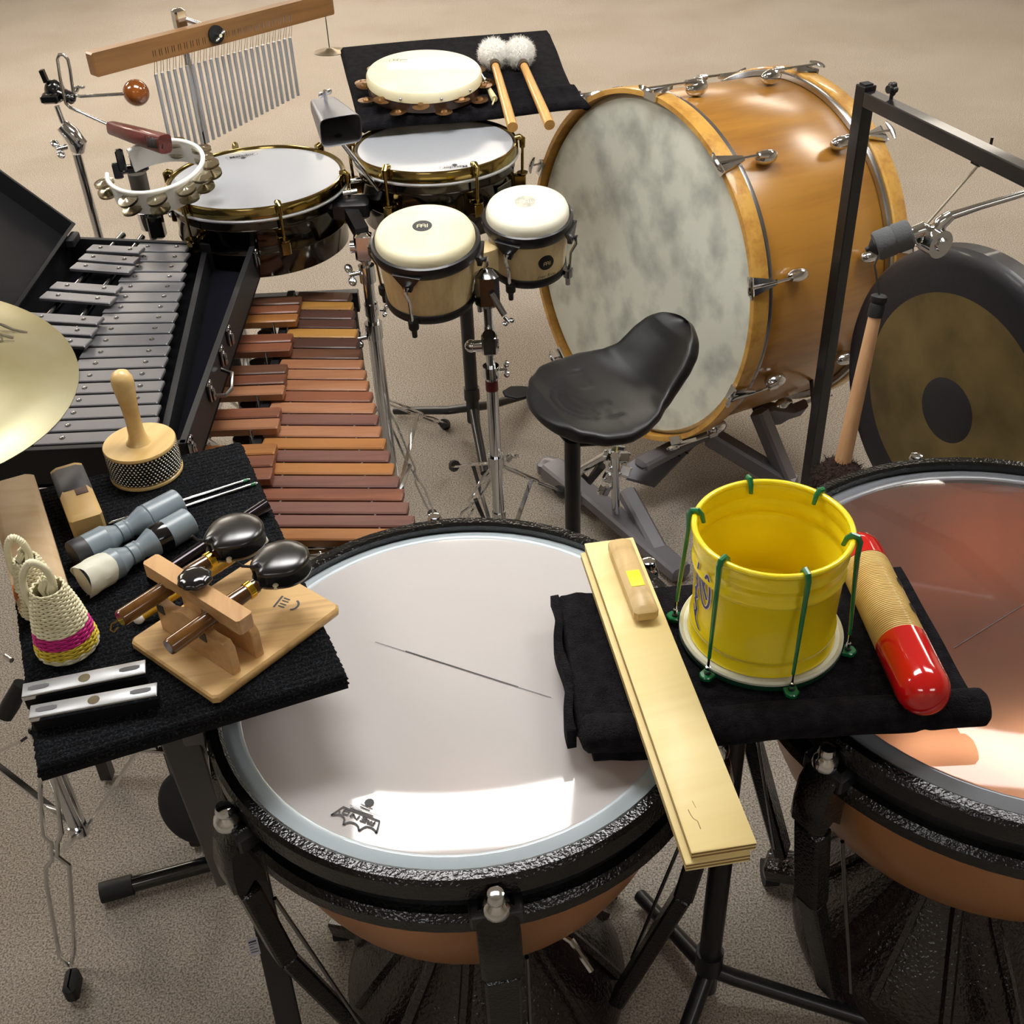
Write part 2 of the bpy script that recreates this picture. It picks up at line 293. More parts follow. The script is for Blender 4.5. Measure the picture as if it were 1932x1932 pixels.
# ================================================================ timpani
def timpano(loc, zt, r, ang0, headm, collm, label, cut=.026, bowl_h=.42):
    t = thing('timpano', label, 'timpani', (loc[0], loc[1], 0)); M = T(loc[0], loc[1], zt)
    # bowl with inside and outside
    def bp(k, off=0):
        a = k * PI / 2; rr = (r * .965 + .004) * (math.cos(a) ** .62); zz = -.075 - (bowl_h - .075) * math.sin(a) ** 1.15; return (max(rr - off, 0), zz + off * math.sin(a))
    prof = [(r * .99, -.03), (r * .975, -.06)] + [bp(i / 16) for i in range(17)]
    MB().lathe(M, prof[::-1], 64).build('bowl', copper_out, t, 60)
    MB().lathe(M, [(max(a - .004, 0), b + .003) for a, b in prof], 64).build('bowl_interior', copper_in, t, 60)
    ri = r - cut
    o = MB().lathe(M, [(0, 0), (ri * .5, 0), (ri - .004, 0), (ri, -.001)][::-1], 72).build('drumhead', headm, t, 60)
    MB().lathe(M, [(r + .002, -.008), (r - .002, -.006), (ri + .008, -.0035), (ri + .003, .0015), (ri - .001, .001), (ri - .004, -.002)], 72).build('head_collar', collm, t, 60)
    MB().lathe(M, [(r, -.02), (r - .001, .006), (r + .004, .010), (r + .017, .010), (r + .022, .004), (r + .022, -.022), (r + .012, -.026), (r, -.026)], 72).build('counterhoop', hammer, t, 30)
    MB().lathe(M, [(r - .004, -.026), (r + .008, -.028), (r + .008, -.052), (r - .004, -.054)], 72).build('hoop_wall', blackm, t, 30)
    MB().lathe(M, [(r - .004, -.052), (r + .02, -.052), (r + .028, -.06), (r + .028, -.078), (r + .018, -.09), (r - .01, -.092)], 72).build('support_ring', hammer, t, 30)
    rb = .17
    for k in range(6):
        a = math.radians(ang0 + 60 * k); d = Vector((math.cos(a), math.sin(a), 0)); s = Vector((-d.y, d.x, 0)); c = Vector((loc[0], loc[1], zt))
        # bracket under the tension rod
        b = MB(); q = c + d * (r + .034) + Vector((0, 0, -.118))
        Mb = frame(q, s, d)
        b.prism(Mb, [(-.022, .03), (-.004, .012), (.014, .03), (.026, .02), (.028, -.02), (.02, -.06), (-.002, -.09), (-.022, -.09), (-.026, -.02)], -.026, .026, .006)
        br = b.build('bracket', hammer, t)
        MB().rbox(frame(c + d * (r + .022) + Vector((0, 0, -.045)), (0, 0, 1), d), .036, .066, .03, .004).build('hoop_ear', blackm, t)
        rod = c + d * (r + .036) + Vector((0, 0, -.034))
        l = MB().lathe(frame(rod + Vector((0, 0, .006))), [(0, 0), (.017, 0), (.018, .006), (.016, .014), (.011, .02), (.0125, .026), (.01, .033), (0, .036)], 20).cyl(rod + Vector((0, 0, -.05)), rod + Vector((0, 0, .008)), .005).build('tension_rod', chrome, t)
        p0 = c + d * (r + .038) + Vector((0, 0, -.19)); p1 = Vector((loc[0], loc[1], .1)) + d * (r * .74)
        pm_ = p0.lerp(p1, .3) + d * .012
        st = MB(); st.bar(p0 + Vector((0, 0, .04)), pm_, .046, .03, d, .005); st.bar(pm_, p1, .04, .026, d, .005); st.build('strut', hammer, t)
        MB().cyl(c + d * (r + .014) + s * .035 + Vector((0, 0, -.17)), p1 + d * .01 + s * .045 + Vector((0, 0, .06)), .003).build('pull_rod', darkchrome, t)
    # pedestal
    P = T(loc[0], loc[1], 0)
    ped = MB().lathe(P, [(0, .375), (.085, .375), (.095, .36), (.08, .335), (.09, .29), (.13, .22), (.19, .145), (.235, .085), (.25, .05), (.25, .03), (0, .03)][::-1], 48)
    pd = ped.build('pedestal', hammerbr, t, 50)
    for k in range(12):
        a = math.radians(ang0 + 30 * k + 12); d = Vector((math.cos(a), math.sin(a), 0)); o_ = Vector((loc[0], loc[1], 0))
        MB().tube([o_ + d * .083 + Vector((0, 0, .33)), o_ + d * .09 + Vector((0, 0, .29)), o_ + d * .13 + Vector((0, 0, .22)), o_ + d * .19 + Vector((0, 0, .145)), o_ + d * .235 + Vector((0, 0, .085))], .011, 6).build('rib', hammerbr, pd)
    for k in range(3):
        a = math.radians(ang0 + 120 * k + 60); d = Vector((math.cos(a), math.sin(a), 0)); o_ = Vector((loc[0], loc[1], 0))
        lg = MB().bar(o_ + d * .15 + Vector((0, 0, .09)), o_ + d * .31 + Vector((0, 0, .05)), .06, .035, (0, 0, 1), .006).build('foot', hammerbr, t)
        MB().cyl(o_ + d * .3 + Vector((-.014, 0, .027)), o_ + d * .3 + Vector((.014, 0, .027)), .027, n=20).build('caster', rubber, lg)
    # tuning lever
    a = math.radians(ang0 + 100); d = Vector((math.cos(a), math.sin(a), 0)); o_ = Vector((loc[0], loc[1], 0))
    MB().tube([o_ + d * .08 + Vector((0, 0, .33)), o_ + d * .2 + Vector((0, 0, .34)), o_ + d * .24 + Vector((0, 0, .3))], .006).build('tuning_crank', chrome, t)
    return t
A = (-.0847, 1.1636); B = (.741, 1.225)
tA = timpano(A, .80, .334, 217, head_hazy, collar_hazy, 'copper kettledrum with milky white head, under the left carpeted table and slapstick', .024)
tB = timpano(B, .80, .382, 214, head_clear, collar_clear, 'copper kettledrum with clear see-through head at the right edge', .03, .425)
# crown mark and maker's lines on the milky head (upside down for the camera)
p0 = at(644, 1538, .8014); ex = (at(716, 1550, .8014) - at(625, 1527, .8014)); 
def P8(u, v): return at(u, v, .8014)
mk = MB()
def px8(a, b): return P8(600 + a / 12.075, 1490 + b / 12.075)
def pline(pts, wd):
    Q = [px8(*p) for p in pts]; mk.ribbon(T(0, 0, Q[0].z), [(q.x, q.y) for q in Q], wd, 0)
def pcurve(a, c, b, n=10): return [((1 - t_) ** 2 * a[0] + 2 * t_ * (1 - t_) * c[0] + t_ ** 2 * b[0], (1 - t_) ** 2 * a[1] + 2 * t_ * (1 - t_) * c[1] + t_ ** 2 * b[1]) for t_ in [i / n for i in range(n + 1)]]
pline([(295, 580), (570, 390), (1400, 715), (1330, 990)], .0026)
pline(pcurve((295, 580), (590, 520), (600, 690)) + [(575, 800)], .0026)
pline(pcurve((575, 800), (700, 720), (760, 745)) + pcurve((760, 745), (930, 770), (930, 940)), .0026)
pline(pcurve((930, 940), (1040, 840), (1120, 842)) + pcurve((1120, 842), (1270, 850), (1330, 990)), .0026)
pline([(600, 465), (720, 500), (670, 575), (555, 530), (600, 465)], .0024)          # O
pline([(725, 610), (800, 530), (830, 610), (880, 675), (950, 590)], .0024); pline([(725, 610), (775, 625), (830, 560)], .0014)  # M
pline([(1120, 665), (1070, 740), (950, 700)], .0024); pline([(1090, 700), (985, 660)], .0014); pline([(1120, 665), (1010, 620)], .0024)  # E
pline([(1160, 680), (1125, 760), (1250, 810), (1300, 725)], .0024); pline([(1150, 720), (1280, 765)], .0014); pline([(1230, 700), (1210, 740)], .0014)  # R
pline([(485, 490), (492, 525)], .0026)
pline([(720, 340), (1370, 590)], .0005)
for y_, a_, b_ in ((395, 740, 1270), (440, 840, 1150)): pass
pline([(735, 410), (1260, 600)], .0016); pline([(770, 390), (1000, 480)], .0008); pline([(955, 380), (1180, 470)], .0014); pline([(970, 322), (1245, 430)], .0012)
cc = px8(1168, 290); mk.lathe(T(cc.x, cc.y, cc.z), [(0, 0), (.0062, 0)], 10)
mk.build('printed_crown_mark', printm, tA, 0, label='small dark crown-shaped print with block letters')
lm = MB()
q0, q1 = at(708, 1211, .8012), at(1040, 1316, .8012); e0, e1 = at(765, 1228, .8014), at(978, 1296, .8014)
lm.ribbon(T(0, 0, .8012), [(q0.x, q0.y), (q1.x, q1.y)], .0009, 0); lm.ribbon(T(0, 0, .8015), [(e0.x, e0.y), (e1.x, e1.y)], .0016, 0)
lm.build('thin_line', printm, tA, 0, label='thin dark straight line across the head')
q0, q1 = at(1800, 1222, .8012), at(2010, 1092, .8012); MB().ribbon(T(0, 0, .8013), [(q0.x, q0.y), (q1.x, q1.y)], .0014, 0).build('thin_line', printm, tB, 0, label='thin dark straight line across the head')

# ================================================================ bass drum
yb, eb = -1.0203, .0823
nb = Vector((math.sin(yb) * math.cos(eb), -math.cos(yb) * math.cos(eb), math.sin(eb))); ub = Vector((math.cos(yb), math.sin(yb), 0)); vb = nb.cross(ub)
cb = Vector((.3469, 2.7867, .6361)); DEP = .52
MBD = Matrix(((ub.x, vb.x, nb.x, cb.x), (ub.y, vb.y, nb.y, cb.y), (ub.z, vb.z, nb.z, cb.z), (0, 0, 0, 1)))
bass = thing('bass_drum', 'large concert bass drum with mottled white head and varnished wood shell', 'bass drum', M=MBD)
shellw = wood('bass_shell_wood', '#ad7a30', '#875721', 0, .3, .55, 9, 9, 1.0, 'z'); shellw.node_tree.nodes['Principled BSDF'].inputs['Coat Roughness'].default_value = .22
# grain runs around the shell: stretch by angle -> use object z bands instead
hoopw = wood('hoop_wood', '#cf9f4c', '#a9742f', 0, .35, .4, 1.0, 14, .8)
RB = .445
MB().lathe(MBD, [(RB - .012, -.03), (RB - .006, -.04), (RB - .006, -DEP + .04), (RB - .012, -DEP + .03)][::-1], 128).build('shell', shellw, bass, 60)
for s_, z0 in ((1, 0.0), (-1, -DEP)):
    zz = lambda d: z0 - s_ * d
    hp = [(RB + .002, zz(-.006)), (RB + .014, zz(-.006)), (RB + .016, zz(-.002)), (RB + .016, zz(.04)), (RB + .013, zz(.044)), (RB + .002, zz(.044)), (RB + .002, zz(-.006))]
    MB().lathe(MBD, hp if s_ < 0 else hp[::-1], 128).build('wooden_hoop', hoopw, bass, 30)
    mp = [(RB - .002, zz(.044)), (RB + .010, zz(.044)), (RB + .011, zz(.047)), (RB + .011, zz(.058)), (RB + .008, zz(.061)), (RB - .004, zz(.061))]
    MB().lathe(MBD, mp if s_ < 0 else mp[::-1], 128).build('flesh_hoop', steel, bass, 30)
    hd = [(0, zz(.012)), (RB * .5, zz(.012)), (RB - .012, zz(.012)), (RB + .003, zz(.03))]
    MB().lathe(MBD, hd[::-1] if s_ > 0 else hd, 96).build('drumhead', bassskin, bass, 30)
inv = MBD.inverted()
def plang(u, v): 
    p = inv @ atp(u, v, cb, nb); return math.degrees(math.atan2(p.y, p.x)), math.hypot(p.x, p.y)
LUG0 = plang(1430, 540)[0]
def tee(mb, M, r): pass
for k in range(10):
    a = math.radians(LUG0 + 36 * k); d = Vector((math.cos(a), math.sin(a), 0)); s = Vector((-d.y, d.x, 0))
    for s_ in (1, -1):
        def W(rad, z, tn=0): return MBD @ (d * rad + s * tn + Vector((0, 0, z if s_ > 0 else -DEP - z)))
        ax = MBD.to_3x3() @ Vector((0, 0, s_)); dw = MBD.to_3x3() @ d; sw = MBD.to_3x3() @ s
        # claw: hooks the hoop edge, tapers towards the rod
        cl = MB(); r0 = RB + .018
        pts = [W(r0 - .02, .008, -.021), W(r0 - .02, .008, .021), W(r0 + .004, .010, .021), W(r0 + .004, .010, -.021), W(r0 + .005, -.05, .006), W(r0 + .005, -.05, -.006), W(r0 - .002, .0, .021), W(r0 - .002, .0, -.021), W(r0 + .012, -.05, .005), W(r0 + .012, -.05, -.005)]
        cl.add([tuple(p) for p in [W(r0 - .016, .013, -.022), W(r0 - .016, .013, .022), W(r0 + .006, .013, .022), W(r0 + .006, .013, -.022), W(r0 - .016, .008, -.022), W(r0 - .016, .008, .022), W(r0 + .001, .006, .022), W(r0 + .001, .006, -.022), W(r0 + .004, -.052, .006), W(r0 + .004, -.052, -.006), W(r0 + .014, -.052, .006), W(r0 + .014, -.052, -.006)]],
               [(0, 1, 2, 3), (0, 4, 5, 1), (4, 7, 6, 5), (0, 3, 7, 4), (1, 5, 6, 2), (3, 2, 10, 11), (7, 9, 8, 6), (2, 6, 8, 10), (3, 11, 9, 7), (8, 9, 11, 10)])
        cl.build('claw_hook', chrome, bass, 20)
        rd = MB().cyl(W(r0 + .012, .03), W(r0 + .012, -.11), .0035, n=8)
        rd.tube([W(r0 + .012, .026, -.026), W(r0 + .012, .03, -.012), W(r0 + .012, .031, 0), W(r0 + .012, .03, .012), W(r0 + .012, .026, .026)], [.003, .006, .007, .006, .003], 8)
        rd.build('tee_rod', chrome, bass)
        lg = MB(); lc = W(RB + .014, -.135); Ml = frame(lc, dw, ax)
        lg.ball(Ml, 1, .034, .017, .02, 16, 10); lg.cyl(W(r0 + .012, -.098), W(r0 + .010, -.125), .008, .011, 12)
        lg.build('lug', chrome, bass)
# stains on skin handled by the material; cradle stand
st = thing('bass_drum_stand', 'grey cast metal folding stand holding the large wooden bass drum', 'drum stand', (.45, 2.6, 0))
def fl(u, v, z=.05): return at(u, v, z)
def slab(name, pts, z, th, m, holes=None, c=.006, parent=st):
    Q = [at(u, v, z) for u, v in pts]; return MB().prism(T(0, 0, z - th), [(q.x, q.y) for q in Q][::-1], 0, th, c).build(name, m, parent, 30)
# two side frames in V form under the shell
def beam(p0, p1, w_, h_, nm='leg', m=greycast): return MB().bar(p0, p1, w_, h_, (0, 0, 1), .01).build(nm, m, st)
pA = at(1340, 815, .2); pB = at(1480, 905, .045); pC = at(1462, 765, .2); pD = at(1540, 745, .2)
beam(at(1335, 820, .15), at(1500, 918, .04), .05, .05); beam(at(1430, 772, .24), at(1490, 918, .04), .045, .045)
def poly3(name, pts, m, th): 
    # upright plate through world points
    n_ = (pts[1] - pts[0]).cross(pts[2] - pts[0]).normalized(); M = frame(pts[0], n_, pts[1] - pts[0]); iv = M.inverted()
    P2 = [(iv @ p) for p in pts]; return MB().prism(M, [(p.x, p.y) for p in P2], -th / 2, th / 2, .006).build(name, m, st, 30)
poly3('side_bracket', [at(1420, 775, .22), at(1455, 765, .235), at(1500, 770, .22), at(1525, 765, .235), at(1520, 800, .2), at(1492, 795, .19), at(1475, 812, .17), at(1462, 812, .17)], greycast, .04)
beam(at(1090, 915, .06), at(1290, 1085, .03), .06, .04); beam(at(1180, 925, .1), at(1245, 1045, .035), .045, .04)
beam(at(1035, 880, .06), at(1110, 940, .05), .07, .05); MB().rbox(frame(at(1050, 885, .035), (0, 0, 1), (.8, -.5, 0)), .11, .06, .06, .015).build('rubber_foot', greycast, st)
poly3('support_plate', [at(1180, 905, .09), at(1235, 920, .07), at(1318, 835, .13), at(1300, 822, .15), at(1215, 845, .16), at(1185, 870, .13)], greycast, .012)
for i in range(6): 
    q = at(1212 + i * 15, 880 - i * 5, .135); MB().rbox(frame(q + Vector((0, 0, .012)), (0, 0, 1), (.5, -.85, 0)), .05, .006, .006, .002).build('slot_rib', blackm, st)
beam(at(1205, 880, .16), at(1330, 815, .17), .05, .03, 'cross_beam')
o = MB(); o.cyl(at(1160, 860, .32), at(1162, 985, .02), .011); o.cyl(at(1162, 970, .02), at(1164, 985, .0), .022); o.build('post', chrome, st)
o = MB()
for u, v, z in ((1150, 858, .3), (1175, 862, .3), (1160, 880, .27), (1150, 900, .22), (1178, 890, .24), (1165, 850, .31), (1140, 925, .18)):
    o.rbox(frame(at(u, v, z), (random.random(), random.random(), 1), (1, random.random(), 0)), .03, .022, .03, .005); o.cyl(at(u - 12, v + 6, z), at(u + 13, v - 5, z), .006)
o.build('clamp', chrome, st); MB().cyl(at(1098, 885, .2), at(1145, 858, .28), .012).build('arm', chrome, st)
MB().tube([at(1098, 895, .2), at(1112, 908, .18), at(1135, 878, .24)], [.006, .011, .013]).build('crank_handle', blackpl, st)

# ================================================================ gong, its stand, cords and beater
gd = Vector((.31, -.95, 0)).normalized(); gy = -1.15
GN = Vector((math.sin(gy), -math.cos(gy), 0)); GU = Vector((math.cos(gy), math.sin(gy), 0)); GC = Vector((.92, 2.005, .664))
gong = thing('gong', 'bronze gong with black rim and black boss at the right edge', 'gong', M=Matrix(((GU.x, 0, GN.x, GC.x), (GU.y, 0, GN.y, GC.y), (0, 1, 0, GC.z), (0, 0, 0, 1))))
MG = WM[gong.name]
MB().lathe(MG, [(0, .012), (.07, .011), (.245, .002)][::-1], 96).build('disc', gongm, gong, 60)
MB().lathe(MG, [(.245, .0022), (.30, -.001), (.325, -.006), (.334, -.016), (.334, -.05), (.331, -.05), (.331, -.018), (.245, -.002)][::-1], 96).build('rim', gongb, gong, 40)
MB().lathe(MG, [(0, .018), (.03, .0172), (.06, .014), (.0705, .0115)][::-1], 48).build('boss', mat('gong_boss', '#17161b', .5, 0, .1, var=('#8a7c74', 18, 3, (1, 1, 1), (.27, .33))), gong, 60)
PT = at(1632, 178, 1.2); PE = PT + gd * .88
gs = thing('gong_stand', 'black square-tube gong stand with a star knob on its top bar', 'gong stand', (PT.x, PT.y, 0))
tubem = mat('black_square_tube', '#121214', .35, 0, .2)
MB().bar((PT.x, PT.y, .03), PT + Vector((0, 0, .02)), .03, .03, GN).build('post', tubem, gs, 0, bevel=.002)
MB().box(T(PT.x, PT.y, 1.2215) @ frame((0, 0, 0), (0, 0, 1), gd), .02, .02, .003).build('tube_opening', rubber, gs, 0)
MB().bar((PE.x, PE.y, .03), PE + Vector((0, 0, .02)), .03, .03, GN).build('post', tubem, gs, 0, bevel=.002)
MB().bar(PT + gd * .017 + Vector((0, 0, -.004)), PE + gd * -.017 + Vector((0, 0, -.004)), .03, .03, (0, 0, 1)).build('top_bar', tubem, gs, 0, bevel=.002)
for P_ in (PT, PE):
    MB().bar(Vector((P_.x, P_.y, .04)) - GN * .3, Vector((P_.x, P_.y, .04)) + GN * .3, .03, .03).build('foot', tubem, gs, 0, bevel=.002)
    MB().bar(Vector((P_.x, P_.y, .26)), Vector((P_.x, P_.y, .05)) + GN * -.2, .02, .02).build('brace', tubem, gs, 0)
kb = MB(); kc = PT + gd * .075 + Vector((0, 0, .03)) - GN * .01
for i in range(5): a = i * 2 * PI / 5; kb.ball(T(*(kc + GU * math.cos(a) * .008 + Vector((0, 0, math.sin(a) * .008)))), .0065, n=8, m=6)
kb.cyl(kc - GN * .006, kc + GN * .012, .008, n=12); kb.cyl(kc + Vector((0, 0, -.02)), kc, .004, n=8)
kb.build('star_knob', blackpl, gs); kc2 = Vector((PT.x, PT.y, .32)) - GN * .0; 
MB().ball(T(*(at(1527, 668, .36))), .012, n=10, m=8).cyl(at(1527, 668, .36), Vector((PT.x, PT.y, .36)), .005).build('side_knob', blackpl, gs)
# hanger strap on bar and cords
hk = at(1853, 283, 1.185)
MB().tube([hk + Vector((0, 0, .02)) + GN * .019, hk + Vector((0, 0, -.02)) + GN * .019, hk + Vector((0, 0, -.03)), hk + Vector((0, 0, -.02)) - GN * .019, hk + Vector((0, 0, .02)) - GN * .019], .003, 6).build('hook', blackm, gs)
rim_hole = MG @ Vector((-.12, .298, -.012))
c1 = MB().tube([hk + Vector((0, 0, -.027)), at(1747, 425, 1.02), rim_hole, rim_hole + Vector((0, 0, -.01))], .0028, 6)
cord = tag(c1.build('cord', cordw), 'white cord running from the black hook down to the gong rim', 'cord')
c2 = MB().tube([hk + Vector((0, 0, -.026)), hk + Vector((0, 0, -.022)) + gd * .1, hk + Vector((0, 0, -.018)) + gd * .3, MG @ Vector((.13, .30, -.012))], .0034, 6)
tag(c2.build('cord', cordw), 'white cord running along under the black top bar to the right edge', 'cord')
# beater hanging
gt, gb_ = aty(1657, 568, 1.93), aty(1588, 880, 1.86)
bt = thing('gong_beater', 'gong beater with pale wood handle and dark brown yarn head, hanging by a black loop', 'mallet', gb_)
hv = (gb_ - gt).normalized()
MB().cyl(gt, gb_, .0115, .0165, 20).build('handle', wood('beater_handle', '#cba077', '#b8895c', 0, .45, .2, 10, 14, .6, 'z'), bt)
MB().lathe(frame(gt - hv * .012, hv), [(0, 0), (.012, .0), (.0155, .003), (.0155, .012), (.013, .016), (.0145, .02), (.014, .042), (0, .042)], 20).build('grip_cap', rubber, bt)
def shag(mb, c, r, n, ln, w_=.0012, squash=(1, 1, 1), up=None):
    for _ in range(n):
        z = random.uniform(-1, 1); a = random.uniform(0, 2 * PI); q = math.sqrt(1 - z * z); d = Vector((q * math.cos(a), q * math.sin(a), z)); p = Vector(c) + Vector((d.x * squash[0], d.y * squash[1], d.z * squash[2])) * r
        t1 = d.orthogonal().normalized(); t1.rotate(Matrix.Rotation(random.uniform(0, 6.3), 3, d)); e = p + d * ln * random.uniform(.2, .8) + t1 * ln * random.uniform(.4, 1)
        mb.add([p - t1.cross(d) * w_, p + t1.cross(d) * w_, e], [(0, 1, 2)])
    return mb
yn = MB().ball(T(*(gb_ + hv * .03)), .05, 1, 1, .85, 28, 20, f=lambda p: p * (1 + .06 * math.sin(11 * math.atan2(p.y, p.x) + p.z * 150) + .03 * random.random()))
yn.build('yarn_head', yarnbr, bt, 80)
shag(MB(), gb_ + hv * .03, .049, 700, .02, .0012, (1, 1, .85)).build('yarn_strands', yarnbr, bt, 0, kind='stuff')
MB().tube([gt - hv * .01, aty(1650, 500, 1.95), aty(1662, 470, 1.97)], .0018, 6).build('hanging_loop', rubber, bt)

# cymbal boom arm with weight in front of the gong frame
ba = thing('boom_arm', 'chrome boom arm with a grey wrapped counterweight above the gong', 'cymbal stand', (at(1765, 440, 1.05).x, at(1765, 440, 1.05).y, 0))
yb_ = 1.78
w0, w1, w2 = aty(1655, 462, yb_), aty(1690, 453, yb_), aty(1722, 436, yb_); jt = aty(1768, 442, yb_); ax_ = (w2 - w0).normalized()
w0 = aty(1672, 460, yb_); 
MB().lathe(frame(aty(1656, 464, yb_) - ax_ * .004, ax_), [(0, 0), (.022, 0), (.025, .004), (.025, .028), (.023, .031), (.025, .034), (.025, .056), (.021, .06), (0, .06)], 24).build('counterweight', mat('grey_wrap', '#55575a', .9, bump=(300, .5, .002)), ba)
MB().lathe(frame(aty(1640, 469, yb_) - ax_ * .006, ax_), [(0, 0), (.004, .0), (.005, .006), (.009, .009), (.015, .014), (.0165, .022), (.0165, .03), (0, .03)], 20).build('end_knob', rubber, ba)
MB().cyl(aty(1700, 450, yb_), aty(1722, 440, yb_), .0075, n=12).build('collar', rubber, ba)
MB().tube([aty(1718, 441, yb_), aty(1740, 433, yb_), aty(1762, 440, yb_)], [.011, .013, .010], 12).build('sleeve', chrome, ba)
jn = MB(); jn.cyl(jt + Vector((-.012, .014, -.01)), jt + Vector((.002, -.02, -.01)), .022, .024, 24); jn.tube([jt + Vector((.0, 0, .01)), aty(1775, 420, yb_), aty(1795, 405, yb_)], [.012, .012, .009], 10); jn.cyl(jt + Vector((.002, -.02, -.01)), jt + Vector((.003, -.026, -.01)), .012, .009, 16)
jn.ball(T(*aty(1743, 452, yb_)), .013, n=10, m=8); jn.build('tilter', chrome, ba)
MB().tube([aty(1792, 408, yb_), aty(1850, 389, yb_), aty(2260, 268, yb_)], [.0075, .006, .0055], 12).build('arm', chrome, ba)
pe = aty(2270, 265, yb_); MB().cyl(pe, (pe.x + .02, pe.y, .1), .0095).build('pole', chrome, ba)
for a in (-1.2, .4, 1.9): MB().cyl((pe.x + .02, pe.y, .45), (pe.x + .02 + .3 * math.cos(a), pe.y + .3 * math.sin(a), .012), .008).build('leg', chrome, ba)

# ================================================================ drum throne
SZ = .715
thr = thing('drum_throne', 'black moulded drummer seat with a low backrest in front of the big drum', 'stool', (.155, 2.02, 0))
sc_ = at(1120, 752, SZ); fwd = Vector((.93, .37, 0)).normalized(); lat = Vector((-fwd.y, fwd.x, 0))
def seat_mesh():
    NS, NR_ = 110, 112; LT = .405; BA = .80; b0, bl = .20, .085
    V = []; F = []
    def centre(L_):
        b = max(L_ - b0, 0); k = min(b, bl); a = k / bl * BA; rad = bl / BA
        s_ = -.135 + min(L_, b0) + rad * math.sin(a) + max(b - bl, 0) * math.cos(BA); z = rad * (1 - math.cos(a)) + max(b - bl, 0) * math.sin(BA)
        return s_, z, a
    def width(L_):
        pts = [(0, .0), (.02, .085), (.05, .128), (.09, .162), (.13, .170), (.17, .165), (.205, .148), (.24, .126), (.28, .112), (.32, .106), (.355, .094), (.385, .066), (.405, .0)]
        for (x0, y0), (x1, y1) in zip(pts, pts[1:]):
            if L_ <= x1:
                f = (L_ - x0) / (x1 - x0); f2 = f * f * (3 - 2 * f) if 0 < x0 and x1 < LT - .03 else (f ** .5 if x0 == 0 else 1 - (1 - f) ** .55 if x1 >= LT else f)
                return y0 + (y1 - y0) * f2
        return 0
    # smooth widths
    ws_ = [width(LT * (1 - math.cos(PI * i / NS)) / 2) for i in range(NS + 1)]
    for _ in range(4): ws_ = [ws_[0]] + [(ws_[i - 1] + 2 * ws_[i] + ws_[i + 1]) / 4 for i in range(1, NS)] + [ws_[-1]]
    for i in range(NS + 1):
        L_ = LT * (1 - math.cos(PI * i / NS)) / 2; s_, z, a = centre(L_); w2 = max(ws_[i], .0006)
        e_ = min(L_, LT - L_); th = .027 * min(1, (e_ / .035)) ** .5 + .0004
        n_s, n_z = -math.sin(a), math.cos(a)
        for j in range(NR_):
            q = 2 * PI * j / NR_; c_, d_ = math.cos(q), math.sin(q)
            t_ = (abs(c_) ** .75) * (1 if c_ > 0 else -1); hgt = (abs(d_) ** .62) * (1 if d_ > 0 else -1) * th
            if d_ > 0:
                inner = max(0, 1 - t_ * t_) * min(1, e_ / .06); hgt -= .020 * inner * (1 if L_ < .25 else max(0, 1 - (L_ - .25) / .2))
                yl = t_ * w2; e2 = math.hypot(yl * .95, s_ - .005); ph = (e2 - .035) / .0165
                if .02 < L_ < .175 and s_ < .02 and 0 < ph < 4 and abs(yl) < .1: f = ph - int(ph); hgt -= .0045 * math.exp(-((f - .5) / .13) ** 2)
            else: hgt *= 1.0
            cup = .022 * t_ * t_ * min(1, max(0, (L_ - .14) / .1))
            V.append(tuple(sc_ + fwd * (s_ + n_s * (hgt + cup)) + lat * (t_ * w2) + Vector((0, 0, z + n_z * (hgt + cup)))))
    for i in range(NS):
        for j in range(NR_): j2 = (j + 1) % NR_; F.append((i * NR_ + j, i * NR_ + j2, (i + 1) * NR_ + j2, (i + 1) * NR_ + j))
    F += [tuple(range(NR_ - 1, -1, -1)), tuple(range(NS * NR_, NS * NR_ + NR_))]
    return MB().add(V, F)
so = seat_mesh().build('seat', seatm, thr, 180)
px, py = at(1080, 860, .64).x, at(1080, 860, .64).y
MB().cyl((px, py, .2), (px, py, .68), .0165, n=20).build('post', blackm, thr)
MB().cyl((px, py, .14), (px, py, at(1070, 985, 0).z + .33), .026, n=24).build('base_tube', blackm, thr)
MB().rbox(T(px + .05, py + .03, .668), .12, .07, .012, .004).build('mounting_plate', blackm, thr)
lv = MB(); lp = [at(998, 748, .665), at(975, 752, .665), at(952, 745, .667), at(948, 737, .668), at(962, 728, .668), at(985, 728, .667), at(1000, 731, .666)]
lv.prism(T(0, 0, 0), [(p.x, p.y) for p in lp], .66, .668, .002); lv.build('height_lever', blackpl, thr)
MB().bar(at(1000, 741, .665) + Vector((0, 0, -.004)), (px, py, .661), .012, .004).build('lever_rod', blackm, thr)
for k in range(4):
    a = .4 + k * PI / 2; lg = MB().tube([(px, py, .2), (px + .14 * math.cos(a), py + .14 * math.sin(a), .08), (px + .22 * math.cos(a), py + .22 * math.sin(a), .014)], .012, 8).build('leg', blackm, thr)

